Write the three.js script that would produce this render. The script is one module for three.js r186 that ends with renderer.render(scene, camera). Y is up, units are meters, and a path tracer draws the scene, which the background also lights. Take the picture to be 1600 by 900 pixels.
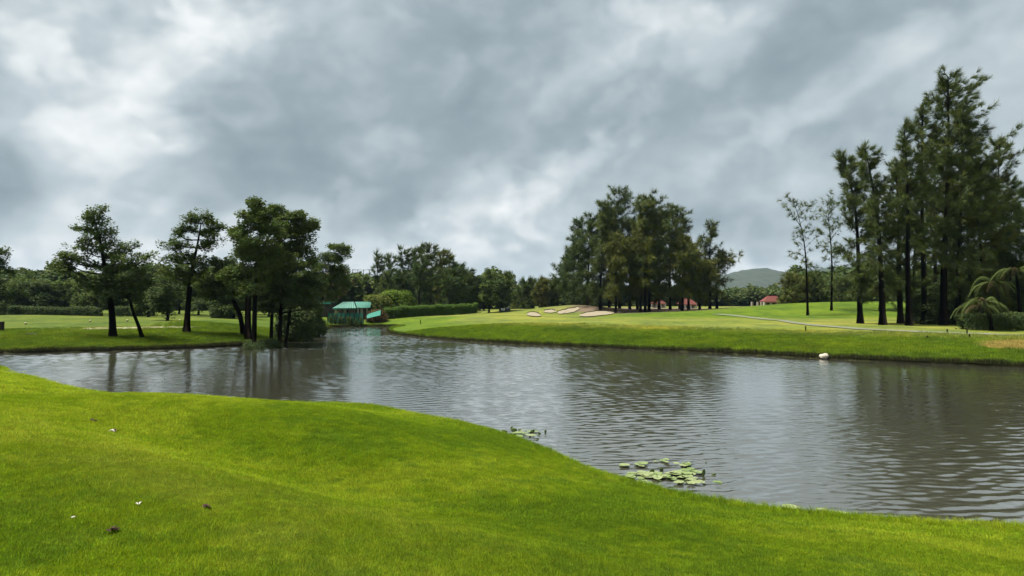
import * as THREE from 'three';
import { ImprovedNoise } from 'three/addons/math/ImprovedNoise.js';
import { mergeGeometries } from 'three/addons/utils/BufferGeometryUtils.js';

// ---------------------------------------------------------------- camera, sky, sun, exposure
const scene = new THREE.Scene();
const EYE = 3.4, F = 450 / Math.tan(THREE.MathUtils.degToRad(22.5)), PITCH = Math.atan(18 / F);
const camera = new THREE.PerspectiveCamera(45, 16 / 9, 0.1, 9000);
camera.position.set(0, EYE, 0);
camera.rotation.x = PITCH;
const EXPOSURE = 7.6;
const renderer = new THREE.WebGLRenderer({ antialias: true });
renderer.toneMapping = THREE.LinearToneMapping;
renderer.toneMappingExposure = EXPOSURE;
renderer.shadowMap.enabled = true;

const noise = new ImprovedNoise();
const fbm3 = (x, y, z, oct) => { let a = 0.5, s = 0; for (let i = 0; i < oct; i++) { s += a * noise.noise(x, y, z); x = x * 2.03 + 5.1; y = y * 2.03 + 1.7; z = z * 2.03 + 9.2; a *= 0.5; } return s; };
const n2 = (x, y, o = 4) => fbm3(x, y, 3.7, o);
const sstep = (a, b, x) => { const t = Math.min(1, Math.max(0, (x - a) / (b - a))); return t * t * (3 - 2 * t); };
const mix = (a, b, t) => a + (b - a) * t;
function rng(seed) { let s = seed >>> 0; return () => { s = (s + 0x6D2B79F5) >>> 0; let t = s; t = Math.imul(t ^ (t >>> 15), t | 1); t ^= t + Math.imul(t ^ (t >>> 7), t | 61); return ((t ^ (t >>> 14)) >>> 0) / 4294967296; }; }

// an overcast sky of broken cloud layers, computed over the whole sphere
const CLOUDS = [ // azimuth and elevation in degrees, half widths, turn, amount: large cloud masses (below 0) and thin bright breaks (above 0)
  [-33, 19, 9, 6.5, 0, 0.2], [-34.5, 16.4, 4.5, 1.9, 8, 0.26], [-23.2, 21.5, 2.8, 3.2, -20, 0.34], [-31, 10.4, 5, 2, 0, 0.22], [-27, 13.2, 1.6, 2.6, 15, 0.24], [-31.5, 12.4, 3, 1.4, -18, -0.16], [-36.5, 8.2, 3.2, 2.6, 0, -0.42], [-30, 4.5, 7, 2.2, 0, 0.2], [-13, 4, 12, 2.2, 0, 0.16],
  [-20, 13.4, 7.5, 5, 20, -0.3], [-19, 9.6, 7.5, 1.9, 5, -0.2], [-4, 18, 9.5, 6, 30, -0.24], [8, 13.8, 9.5, 3.6, 20, -0.24], [-8, 8.2, 5.5, 1.8, 15, -0.26], [-11, 12, 3, 1.6, 25, 0.2], [-3.4, 9, 4.4, 1.7, 25, 0.28], [4.2, 10, 5, 1.3, 25, 0.34], [0.5, 5.6, 8, 1.9, 8, 0.16],
  [15.5, 20.4, 3.4, 3.4, 40, 0.26], [9, 21.5, 3, 2.2, 30, 0.12], [24, 14.4, 10, 1.5, 24, 0.2], [25.5, 19, 8.5, 3.8, 18, -0.34], [16, 5.6, 7.5, 1.4, 5, -0.22], [20, 10.2, 7.5, 2, 20, -0.12], [17.5, 2.6, 6, 1, 0, 0.2], [35, 12, 6, 8, 0, 0.06],
];
{
  const W = 2048, H = 1024, data = new Float32Array(W * H * 4);
  const ramp = [[0, 0.15, 0.2, 0.245], [0.25, 0.235, 0.3, 0.345], [0.5, 0.35, 0.43, 0.475], [0.75, 0.56, 0.64, 0.68], [1, 0.9, 0.94, 0.95], [1.3, 1.1, 1.12, 1.12]];
  const D = 180 / Math.PI;
  for (let j = 0; j < H; j++) {
    const el = ((j + 0.5) / H - 0.5) * Math.PI, ce = Math.cos(el), se = Math.sin(el);
    for (let i = 0; i < W; i++) {
      const k = (j * W + i) * 4, a = ((i + 0.5) / W - 0.5) * 2 * Math.PI;
      let r, g, b;
      if (se < -0.02) { r = 0.1; g = 0.11; b = 0.1; }
      else {
        const dx = Math.cos(a) * ce, dz = Math.sin(a) * ce, dy = Math.max(0, se);
        const q = 1 / (dy + 0.3), px = dx * q, pz = dz * q;
        const along = dx * 0.86 + dy * 0.5, cross = -dx * 0.5 + dy * 0.86;   // layers drawn out along one wind direction
        const w1 = fbm3(dx * 5, dy * 7, dz * 5, 5), w2 = fbm3(dx * 5 + 4, dy * 7 + 9, dz * 5, 5), fine = 0.55 * fbm3(along * 8 + w1, cross * 13 + w2, dz * 10, 6) + 0.55 * fbm3(dx * 15 + w2 * 2, dy * 20 + w1 * 2, dz * 15, 5), curd = Math.abs(fbm3(dx * 11 + w1, dy * 15, dz * 11 + w2, 5));
        let v = 0.56 + 0.2 * fbm3(px * 1.1, pz * 1.1, 1.3, 4) + 0.2 * fbm3(along * 3.2 + w1 * 0.5, cross * 6, dz * 4, 5) + 0.3 * fine + 0.34 * curd;
        const az = Math.atan2(dx, -dz) * D, e = el * D;
        if (Math.abs(az) < 70 && e < 50) {
          const ja = az + 4.5 * w1, je = e + 3.2 * w2;
          for (const c of CLOUDS) {
            const t = c[4] / D, u = ja - c[0], w = je - c[1], x = (u * Math.cos(t) + w * Math.sin(t)) / c[2], y = (-u * Math.sin(t) + w * Math.cos(t)) / c[3], m = x * x + y * y;
            if (m < 9) { const g = Math.exp(-m * 0.8), s = sstep(0.12, 0.88, g + (c[5] < 0 ? 0.9 : 1.3) * fine * Math.min(1, g * 3)); v += c[5] * (c[5] < 0 ? 0.68 : 0.85) * (0.35 * g + 0.65 * s); }
          }
        }
        v += 0.2 * Math.exp(-e / 6);
        v = 0.57 + (v - 0.55) * 0.87;
        v = Math.min(1.25, Math.max(0.05, v));
        let n = 0; while (n < 4 && v > ramp[n + 1][0]) n++;
        const f = (v - ramp[n][0]) / (ramp[n + 1][0] - ramp[n][0]);
        r = mix(ramp[n][1], ramp[n + 1][1], f); g = mix(ramp[n][2], ramp[n + 1][2], f); b = mix(ramp[n][3], ramp[n + 1][3], f);
      }
      data[k] = r / EXPOSURE; data[k + 1] = g / EXPOSURE; data[k + 2] = b / EXPOSURE; data[k + 3] = 1;
    }
  }
  const t = new THREE.DataTexture(data, W, H, THREE.RGBAFormat, THREE.FloatType);
  t.mapping = THREE.EquirectangularReflectionMapping; t.magFilter = THREE.LinearFilter; t.minFilter = THREE.LinearFilter; t.wrapS = THREE.RepeatWrapping; t.needsUpdate = true;
  scene.background = t; scene.environment = t;
}
const sun = new THREE.DirectionalLight(new THREE.Color(1, 0.955, 0.87), 1.5);
sun.position.set(-70, 150, -60);
sun.target.position.set(0, 0, -50);
sun.castShadow = true; sun.shadow.radius = 44; sun.shadow.mapSize.set(2048, 2048);
Object.assign(sun.shadow.camera, { left: -130, right: 130, top: 130, bottom: -130, near: 1, far: 500 });
scene.add(sun, sun.target);
scene.fog = new THREE.FogExp2(new THREE.Color(0.5, 0.72, 1), 0.00007);
console.log('sky done');

// ---------------------------------------------------------------- pixel rays used to survey the place (each point gets its own distance)
function ray(px, py) { const u = (px - 800) / F, v = (450 - py) / F, c = Math.cos(PITCH), s = Math.sin(PITCH); return [u, v * c + s, v * s - c]; }
function onWater(px, py) { const r = ray(px, py), t = -EYE / r[1]; return [r[0] * t, r[2] * t]; }
function at(px, py, d) { const r = ray(px, py), t = d / -r[2]; return new THREE.Vector3(r[0] * t, EYE + r[1] * t, -d); }

// ---------------------------------------------------------------- the lake outline and the height of the land
const shorePixels = [ // near bank from right to left, then the far bank back to the right
  [2600, 900, 0], [2000, 850, 0], [1800, 838, 0], [1600, 827, 0], [1500, 822, 0], [1400, 816, 0], [1300, 808, 0], [1200, 798, 0], [1100, 782, 0], [1000, 760, 0], [950, 746, 0], [900, 727, 0], [850, 704, 0], [800, 684, 0],
  [750, 668, 0], [700, 656, 0], [640, 644, 0], [590, 634, 0], [540, 629, 0], [460, 625, 0], [380, 624, 0], [325, 625, 0], [297, 624, 0], [277, 613, 0], [250, 603, 0], [200, 593, 0], [150, 587, 0], [100, 583, 0], [60, 581, 0], [22, 579, 0], [0, 573, 0], [-60, 570, 0], [-300, 568, 0], [-900, 566, 0],
  [-900, 556, 1], [-300, 554, 1], [0, 552.5, 1], [100, 550, 1], [200, 548, 1], [300, 544.5, 1], [360, 541.5, 1], [400, 539, 1], [435, 536, 1], [462, 530.5, 1], [470, 527, 1], [478, 522, 1], [492, 518.5, 1], [507, 516, 1], [512, 513.5, 1], [516, 511.5, 1], [560, 510.5, 2], [610, 511, 2], [628, 512.2, 2], [616, 514, 2], [606, 516.5, 2], [608, 520, 2], [618, 524, 2],
  [700, 532, 2], [800, 538, 2], [900, 543, 2], [1000, 547, 2], [1100, 551, 2], [1200, 556, 2], [1300, 561.5, 2], [1400, 566, 2], [1500, 570.5, 2], [1600, 575, 2], [1800, 585, 2], [2200, 604, 2], [2600, 620, 2]];
const shore = shorePixels.map(([x, y, t]) => { const p = onWater(x, y); return [p[0], p[1], t]; });
const shoreFine = [];
for (let i = 0; i < shore.length; i++) {
  const n = shore.length, p0 = shore[(i + n - 1) % n], p1 = shore[i], p2 = shore[(i + 1) % n], p3 = shore[(i + 2) % n], straight = i === n - 1 || i === 33;
  const m = straight ? 1 : 4;
  for (let k = 0; k < m; k++) {
    const t = k / m, cr = (a, b, c, d) => straight ? mix(b, c, t) : 0.5 * (2 * b + (c - a) * t + (2 * a - 5 * b + 4 * c - d) * t * t + (3 * b - a - 3 * c + d) * t * t * t);
    shoreFine.push([cr(p0[0], p1[0], p2[0], p3[0]), cr(p0[1], p1[1], p2[1], p3[1]), p1[2]]);
  }
}
function lake(x, z) { // distance from the shore: land positive, water negative; and which bank is nearest
  let best = 1e18, tag = 0, inside = false;
  for (let i = 0, n = shoreFine.length; i < n; i++) {
    const a = shoreFine[i], b = shoreFine[i + 1 === n ? 0 : i + 1], ex = b[0] - a[0], ez = b[1] - a[1], wx = x - a[0], wz = z - a[1];
    const t = Math.min(1, Math.max(0, (wx * ex + wz * ez) / (ex * ex + ez * ez + 1e-9))), dx = wx - ex * t, dz = wz - ez * t, d = dx * dx + dz * dz;
    if (d < best) { best = d; tag = a[2]; }
    if ((a[1] > z) !== (b[1] > z) && x < ex * (z - a[1]) / ez + a[0]) inside = !inside;
  }
  return [inside ? -Math.sqrt(best) : Math.sqrt(best), tag];
}
const bump = (x, z, cx, cz, rx, rz, turn = 0) => { const c = Math.cos(turn), s = Math.sin(turn), u = ((x - cx) * c + (z - cz) * s) / rx, w = (-(x - cx) * s + (z - cz) * c) / rz, m = u * u + w * w; return m > 12 ? 0 : Math.exp(-m); };
function pixelX(px, d) { return (px - 800) / F * d; }
const MOUNDS = [ // far land: pixel column, distance, half width, half depth, height
  [1310, 92, 19, 11, 1.2], [1480, 88, 16, 9, 0.7], [1190, 98, 10, 10, 0.25], [1620, 74, 16, 10, 0.5],
  [893, 104, 4, 4, 0.6], [862, 108, 4, 4, 0.5], [936, 103, 5, 4, 0.55], [832, 104, 4, 4, 0.3], [990, 108, 14, 9, 0.4], [797, 112, 5, 4, 0.5], [1060, 112, 14, 9, 0.15],
  [700, 84, 12, 7, 0.35], [880, 76, 18, 5, 0.18], [1050, 66, 12, 4, 0.16],
  [60, 76, 12, 5, 0.4], [330, 66, 9, 5, 0.25], [180, 60, 9, 4, 0.22], [20, 58, 6, 3, -0.18]];
function height(x, z, L) {
  const [s, tag] = L || lake(x, z);
  if (s <= 0) return Math.max(-0.9, -0.06 + s * 0.5);
  if (tag === 0) {
    const d = -z;
    let T = 1.74 * (1 - Math.exp(-Math.pow(s / 6.4, 1.3)));
    T += 0.12 * bump(x, z, -4.4, -15.6, 4, 2.2, 0.3);           // the rounded knoll by the water
    T -= 0.4 * bump(x, z, -3.4, -10.6, 5.6, 1.5, 0.55);            // the swale in front of it
    T += 0.2 * bump(x, z, -5.2, -8.2, 5.5, 1.6, 0.55);
    T -= 0.34 * bump(x, z, -12, -20, 7, 3, 0.1);
    T -= 0.5 * bump(x, z, -18, -27, 9, 6, 0);
    T += 0.05 * n2(x * 0.35, z * 0.35, 3) * sstep(0, 3, s);
    return 0.03 + T;
  }
  const w = tag === 1 ? 6.2 : 5.2;
  let T = 0.12 + 1.16 * (1 - Math.exp(-s / w)) + 0.22 * sstep(20, 70, s);
  for (const [px, d, rx, rz, h] of MOUNDS) T += h * bump(x, z, pixelX(px, d), -d, rx, rz) * sstep(1, 9, s);
  T += 0.12 * n2(x * 0.09, z * 0.09, 3) * sstep(2, 10, s);
  const far = Math.hypot(x, z);
  return T + 1.2 * sstep(160, 500, far);
}
const groundAt = (x, z) => height(x, z);
function ground(px, py, dMin = 3, dMax = 220) { // the first point of the land along a pixel's line of sight
  const r = ray(px, py); let prev = dMin;
  for (let d = dMin; d < dMax; d += Math.max(0.05, d * 0.006)) {
    const t = d / -r[2], x = r[0] * t, y = EYE + r[1] * t;
    if (y < groundAt(x, -d)) return new THREE.Vector3(x, groundAt(x, -d), -d);
    prev = d;
  }
  const t = prev / -r[2]; return new THREE.Vector3(r[0] * t, groundAt(r[0] * t, -prev), -prev);
}
function spot(px, d) { const x = pixelX(px, d); return new THREE.Vector3(x, groundAt(x, -d), -d); }

// ---------------------------------------------------------------- shared makers
const names = {};
function numbered(n) { const k = names[n] = (names[n] ?? -1) + 1; return k ? `${n}_${String(k).padStart(3, '0')}` : n; }
function tag(o, label, category, group, kind) { if (label) o.userData.label = label; if (category) o.userData.category = category; if (group) o.userData.group = group; if (kind) o.userData.kind = kind; return o; }
function thing(name, label, category, p, group) { const g = new THREE.Group(); g.name = numbered(name); g.position.copy(p); scene.add(g); return tag(g, label, category, group); }
function part(name, geo, m, parent) { const o = new THREE.Mesh(geo, m); o.name = name; o.castShadow = o.receiveShadow = true; parent.add(o); return o; }
function struct(name, geo, m) { const o = part(numbered(name), geo, m, scene); o.userData.kind = 'structure'; return o; }
function mat(r, g, b, rough = 0.9, extra = {}) { return new THREE.MeshPhysicalMaterial({ color: new THREE.Color().setRGB(r, g, b), roughness: rough, specularIntensity: rough > 0.75 ? 0.2 : 0.8, side: THREE.DoubleSide, ...extra }); }
function geoFrom(pos, idx, uv, col) {
  const g = new THREE.BufferGeometry(); g.setAttribute('position', new THREE.Float32BufferAttribute(pos, 3));
  if (uv) g.setAttribute('uv', new THREE.Float32BufferAttribute(uv, 2));
  if (col) g.setAttribute('color', new THREE.Float32BufferAttribute(col, 3));
  g.setIndex(idx); g.computeVertexNormals(); return g;
}
function tube(pts, radii, seg = 6) { // a tapered limb through the points
  const pos = [], nor = [], uv = [], idx = [], V = THREE.Vector3; let run = 0;
  const up = new V(0.31, 0.12, 0.94), a = new V(), b = new V(), t = new V();
  for (let i = 0; i < pts.length; i++) {
    t.subVectors(pts[Math.min(i + 1, pts.length - 1)], pts[Math.max(i - 1, 0)]).normalize();
    a.crossVectors(t, up).normalize(); b.crossVectors(t, a);
    if (i) run += pts[i].distanceTo(pts[i - 1]);
    for (let k = 0; k <= seg; k++) {
      const q = k / seg * Math.PI * 2, c = Math.cos(q), s = Math.sin(q), nx = a.x * c + b.x * s, ny = a.y * c + b.y * s, nz = a.z * c + b.z * s;
      pos.push(pts[i].x + nx * radii[i], pts[i].y + ny * radii[i], pts[i].z + nz * radii[i]); nor.push(nx, ny, nz); uv.push(k / seg * radii[0] * 6.28, run);
      if (i && k < seg) { const p = (i - 1) * (seg + 1) + k, n = p + seg + 1; idx.push(p, n, p + 1, p + 1, n, n + 1); }
    }
  }
  const g = new THREE.BufferGeometry(); g.setAttribute('position', new THREE.Float32BufferAttribute(pos, 3)); g.setAttribute('normal', new THREE.Float32BufferAttribute(nor, 3)); g.setAttribute('uv', new THREE.Float32BufferAttribute(uv, 2)); g.setIndex(idx); return g;
}
function box(w, h, d, x = 0, y = 0, z = 0, ry = 0) { const g = new THREE.BoxGeometry(w, h, d); if (ry) g.rotateY(ry); g.translate(x, y, z); return g; }
function dataTex(n, fn, srgb, repeat) {
  const d = new Uint8Array(n * n * 4);
  for (let j = 0; j < n; j++) for (let i = 0; i < n; i++) { const c = fn(i / n, j / n), k = (j * n + i) * 4; d[k] = c[0]; d[k + 1] = c[1]; d[k + 2] = c[2]; d[k + 3] = 255; }
  const t = new THREE.DataTexture(d, n, n); t.magFilter = THREE.LinearFilter; t.minFilter = THREE.LinearMipmapLinearFilter; t.generateMipmaps = true; t.wrapS = t.wrapT = THREE.RepeatWrapping; if (srgb) t.colorSpace = THREE.SRGBColorSpace; if (repeat) t.repeat.set(repeat, repeat); t.needsUpdate = true; return t;
}
const V3 = (x, y, z) => new THREE.Vector3(x, y, z);

// ---------------------------------------------------------------- the ground: one sheet out to the horizon
const pathPixels = [[1118, 491.5], [1150, 494], [1200, 499.5], [1250, 506], [1300, 511], [1360, 515.5], [1420, 518.5], [1480, 521], [1540, 523], [1600, 525], [1700, 529]];
const trail = pathPixels.map(([x, y]) => { const g = ground(x, y, 30, 140); return g; });
const SOIL = [[985, 101, 9, 6], [1030, 101, 9, 6], [1010, 128, 24, 34], [955, 114, 8, 12], [1070, 112, 8, 13]];
function soilMask(x, z) { let m = 0; for (const [px, d, rx, rz] of SOIL) m = Math.max(m, bump(x, z, pixelX(px, d), -d, rx, rz)); return m; }
function landColor(x, z, L, out) {
  const [s, t] = L, a = n2(x * 0.22, z * 0.22, 4), b = n2(x * 1.3 + 9, z * 1.3, 3), c = n2(x * 0.07 + 3, z * 0.07 + 8, 3);
  let r = 0.122, g = 0.186, bl = 0.006;
  if (t === 0) {
    const f = n2(x * 3.7 + 1, z * 3.7, 3), y = sstep(-0.15, 0.28, a + 0.6 * b + 0.35 * f), dk = sstep(0.02, -0.3, a * 0.8 - 0.5 * b + 0.2 * c + 0.5 * f);
    r = mix(r, 0.175, y * 0.85); g = mix(g, 0.225, y * 0.85); bl = mix(bl, 0.012, y);
    r = mix(r, 0.066, dk * 0.75); g = mix(g, 0.122, dk * 0.75);
    const pale = bump(x, z, -4.6, -8.4, 6, 1.3, 0.6) * (0.45 + 0.9 * b); r = mix(r, 0.165, pale); g = mix(g, 0.195, pale); bl = mix(bl, 0.02, pale);
    const dry = bump(x, z, -17, -20, 4.5, 1.6) * 0.5 * sstep(-0.3, 0.3, b + a); r = mix(r, 0.12, dry); g = mix(g, 0.115, dry); bl = mix(bl, 0.02, dry);
  } else {
    r = 0.082; g = 0.135; bl = 0.009;
    const inHill = bump(x, z, pixelX(1310, 88), -86, 30, 14);
    let fair = t === 2 ? sstep(5.5, 9.5, s + 2.5 * c) * (1 - sstep(0.2, 0.5, inHill)) : 0.32 * sstep(9, 14, s + 6 * a);
    const q = Math.sin((z * 0.9 + x * 0.25) * 0.62 + 2 * c) * 0.5 + 0.5;         // mown bands
    fair *= 0.75 + 0.35 * q + 0.5 * a;
    r = mix(r, 0.15, fair); g = mix(g, 0.175, fair); bl = mix(bl, 0.032, fair);
    const dk = sstep(-0.02, -0.3, a + 0.5 * b); r = mix(r, r * 0.75, dk); g = mix(g, g * 0.8, dk);
    const yl = sstep(0, 0.3, b * 0.7 + a), mt = n2(x * 0.5, z * 0.32 + 4, 4); r *= 1 + 0.22 * yl + 0.5 * mt; g *= 1 + 0.1 * yl + 0.4 * mt;
    if (t === 1) { r *= 0.84; g *= 0.82; }
    const soil = sstep(0.28, 0.5, soilMask(x, z) + 0.25 * b);
    r = mix(r, 0.16, soil); g = mix(g, 0.12, soil); bl = mix(bl, 0.085, soil);
    const p = spotDry(x, z, b, a); r = mix(r, 0.26, p); g = mix(g, 0.205, p); bl = mix(bl, 0.07, p);
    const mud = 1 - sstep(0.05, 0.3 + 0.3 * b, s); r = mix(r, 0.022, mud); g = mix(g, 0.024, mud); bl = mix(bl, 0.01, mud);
  }
  if (s < 0) { r = 0.05; g = 0.045; bl = 0.02; }
  const k = 1 + 0.22 * b; out[0] = r * k; out[1] = g * k; out[2] = bl * k;
}
const dryAt = onWater(1625, 566);
function spotDry(x, z, b, a) { return sstep(0.35, 0.62, bump(x, z, dryAt[0], dryAt[1] - 1.2, 2.6, 2.2) + 0.5 * b + 0.3 * a) * 0.9; }
const grassGrain = dataTex(512, (u, v) => { const n = 130 + 330 * fbm3(u * 40, v * 40, 1.1, 3) * 0.6 + 120 * fbm3(u * 150, v * 150, 4.4, 2); const c = Math.max(90, Math.min(255, 185 + (n - 130) * 0.55)); return [c, c, c * 0.96]; }, false);
const grassBump = dataTex(512, (u, v) => { const c = Math.max(0, Math.min(255, 128 + 200 * fbm3(u * 60, v * 60, 1.9, 3))); return [c, c, c]; }, false);
{
  const ang = [], rad = [];
  for (let a = -50; a < 50; a += 0.24) ang.push(a);
  for (let a = 50; a < 310; a += 4) ang.push(a);
  ang.push(310);
  for (let r = 0.25; r < 3.4; r *= 1.18) rad.push(r);
  for (let r = 3.4; r < 135; r *= 1.0125) rad.push(r);
  for (let r = 135; r < 5200; r *= 1.09) rad.push(r);
  const pos = [], idx = [], uv = [], col = [], c = [0, 0, 0], n = ang.length;
  for (let j = 0; j < rad.length; j++) for (let i = 0; i < n; i++) {
    const a = ang[i] * Math.PI / 180, x = Math.sin(a) * rad[j], z = -Math.cos(a) * rad[j], L = lake(x, z);
    pos.push(x, height(x, z, L), z); uv.push(x / 2.7, z / 2.7); landColor(x, z, L, c); col.push(...c);
    if (j && i) { const p = (j - 1) * n + i - 1, q = p + n; idx.push(p, p + 1, q, p + 1, q + 1, q); }
  }
  const m = new THREE.MeshPhysicalMaterial({ vertexColors: true, map: grassGrain, bumpMap: grassBump, bumpScale: 0.03, roughness: 1, specularIntensity: 0.2, side: THREE.DoubleSide });
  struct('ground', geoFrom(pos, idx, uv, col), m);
}
console.log('ground done');
// cart path across the fairway, laid over the turf
{
  const c = new THREE.CatmullRomCurve3(trail), pts = c.getPoints(90), pos = [], idx = [], uv = [];
  for (let i = 0; i < pts.length; i++) {
    const t = new THREE.Vector3().subVectors(pts[Math.min(i + 1, 90)], pts[Math.max(0, i - 1)]), nx = -t.z, nz = t.x, l = Math.hypot(nx, nz);
    for (let k = 0; k < 4; k++) { const o = (k / 3 - 0.5) * 1.2, x = pts[i].x + nx / l * o, z = pts[i].z + nz / l * o; pos.push(x, groundAt(x, z) + 0.05, z); uv.push(o, i); if (i && k) { const p = (i - 1) * 4 + k - 1; idx.push(p, p + 1, p + 4, p + 1, p + 5, p + 4); } }
  }
  struct('path', geoFrom(pos, idx, uv), mat(0.12, 0.13, 0.085, 0.95));
}
// sandy track on the left lawn
{
  const pts = new THREE.CatmullRomCurve3([[130, 514], [200, 513.2], [260, 512.6], [310, 511.8], [345, 510], [370, 508]].map(([x, y]) => ground(x, y, 46, 120))).getPoints(40), pos = [], idx = [];
  for (let i = 0; i <= 40; i++) for (let k = 0; k < 2; k++) { const x = pts[i].x, z = pts[i].z + (k ? 0.7 : -0.7); pos.push(x, groundAt(x, z) + 0.04, z); if (i && k) { const p = (i - 1) * 2; idx.push(p, p + 1, p + 2, p + 1, p + 3, p + 2); } }
  struct('path', geoFrom(pos, idx), mat(0.24, 0.22, 0.14, 0.95));
}
// low cut bank of bare soil where the turf breaks off above the water
{
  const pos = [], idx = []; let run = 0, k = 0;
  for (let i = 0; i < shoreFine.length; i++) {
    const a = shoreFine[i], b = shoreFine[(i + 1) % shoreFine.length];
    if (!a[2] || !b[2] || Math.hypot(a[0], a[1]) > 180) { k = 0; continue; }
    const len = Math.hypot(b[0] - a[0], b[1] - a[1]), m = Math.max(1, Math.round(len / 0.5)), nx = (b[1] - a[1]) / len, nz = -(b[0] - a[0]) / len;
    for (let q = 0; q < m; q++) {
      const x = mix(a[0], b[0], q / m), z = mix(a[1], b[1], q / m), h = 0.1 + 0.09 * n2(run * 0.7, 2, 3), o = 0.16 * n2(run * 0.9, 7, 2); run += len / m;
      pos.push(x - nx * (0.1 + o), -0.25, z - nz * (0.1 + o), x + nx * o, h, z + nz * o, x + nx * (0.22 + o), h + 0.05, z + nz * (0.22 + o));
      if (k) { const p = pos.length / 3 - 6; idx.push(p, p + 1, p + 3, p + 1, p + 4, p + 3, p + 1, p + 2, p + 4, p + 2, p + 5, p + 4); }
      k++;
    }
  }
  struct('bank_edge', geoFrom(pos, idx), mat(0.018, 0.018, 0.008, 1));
}
// ---------------------------------------------------------------- the water
{
  const R = rng(11), waves = [];
  for (let i = 0; i < 40; i++) { const lam = 0.13 * Math.pow(4.6, R()), th = 0.16 + (R() + R() - 1) * 0.75, k = 2 * Math.PI / lam; waves.push([Math.sin(th) * k, Math.cos(th) * k, R() * 6.28, 0.019 / k * (0.6 + R() * 0.9), lam]); }
  const ang = [], rad = [];
  for (let a = -54; a < -38; a += 0.8) ang.push(a);
  for (let a = -38; a < 38; a += 0.125) ang.push(a);
  for (let a = 38; a <= 54; a += 0.8) ang.push(a);
  for (let r = 6; r < 8.4; r *= 1.03) rad.push(r);
  for (let r = 8.4; r < 22; r *= 1.0052) rad.push(r);
  for (let r = 22; r < 90; r += 0.12) rad.push(r);
  for (let r = 90; r < 180; r *= 1.02) rad.push(r);
  const pos = [], nor = [], uv = [], idx = [], n = ang.length;
  for (let j = 0; j < rad.length; j++) for (let i = 0; i < n; i++) {
    const a = ang[i] * Math.PI / 180, x = Math.sin(a) * rad[j], z = -Math.cos(a) * rad[j];
    const calm = 0.6 + 0.95 * sstep(-0.3, 0.3, n2(x * 0.13 + 2, z * 0.09, 4));
    let y = 0, gx = 0, gz = 0;
    const cell = rad[j] < 22 ? rad[j] * 0.0052 : rad[j] < 90 ? 0.12 : rad[j] * 0.02;
    for (const [kx, kz, ph, am0, lam] of waves) { const am = am0 * sstep(1.6, 3.4, lam / cell), q = kx * x + kz * z + ph, c = Math.cos(q) * am; y += Math.sin(q) * am; gx += c * kx; gz += c * kz; }
    pos.push(x, y * calm, z); const l = 1 / Math.hypot(gx * calm, 1, gz * calm); nor.push(-gx * calm * l, l, -gz * calm * l); uv.push(x / 5, z / 5);
    if (j && i) { const p = (j - 1) * n + i - 1, q = p + n; idx.push(p, p + 1, q, p + 1, q + 1, q); }
  }
  const g = new THREE.BufferGeometry(); g.setAttribute('position', new THREE.Float32BufferAttribute(pos, 3)); g.setAttribute('normal', new THREE.Float32BufferAttribute(nor, 3)); g.setAttribute('uv', new THREE.Float32BufferAttribute(uv, 2)); g.setIndex(idx);
  const rip = []; for (let i = 0; i < 34; i++) { const kk = 8 + Math.floor(R() * 34), th = (R() + R() - 1) * 1.2, kx = Math.round(Math.sin(th) * kk), kz = Math.round(Math.cos(th) * kk); rip.push([kx, kz, R() * 6.28, 1 / Math.hypot(kx, kz)]); }
  const tex = dataTex(512, (u, v) => { let s = 0; for (const [kx, kz, p, a] of rip) s += a * Math.sin((kx * u + kz * v) * 2 * Math.PI + p); const c = Math.max(0, Math.min(255, 128 + s * 150)); return [c, c, c]; }, false);
  const m = new THREE.MeshPhysicalMaterial({ color: new THREE.Color().setRGB(0.044, 0.043, 0.03), roughness: 0.1, ior: 1.9, specularIntensity: 2, clearcoat: 1, clearcoatRoughness: 0.1, bumpMap: tex, bumpScale: 0.012, side: THREE.DoubleSide });
  struct('water', g, m);
}
console.log('water done');
// ---------------------------------------------------------------- foliage
function strips(n, R, { len = 0.7, lenVar = 0.4, wide = 0.04, spread = 0.7, droop = 0.2, parts = 2 }) { // a spray of fine drooping needles about +y
  const pos = [], idx = [];
  for (let i = 0; i < n; i++) {
    const a = R() * 6.283, e = spread * Math.sqrt(R()), L = len * (1 - lenVar + 2 * lenVar * R()), dx = Math.cos(a) * Math.sin(e), dz = Math.sin(a) * Math.sin(e), dy = Math.cos(e), o = R() * 0.3 * len;
    const sx = -Math.sin(a + R()), sz = Math.cos(a + R());
    for (let k = 0; k <= parts; k++) { const t = k / parts, w = wide * (1 - 0.75 * t) * 0.5, x = dx * L * t, y = o + dy * L * t - droop * L * t * t, z = dz * L * t; pos.push(x - sx * w, y, z - sz * w, x + sx * w, y, z + sz * w); if (k) { const p = pos.length / 3 - 4; idx.push(p, p + 1, p + 2, p + 1, p + 3, p + 2); } }
  }
  return geoFrom(pos, idx);
}
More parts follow.
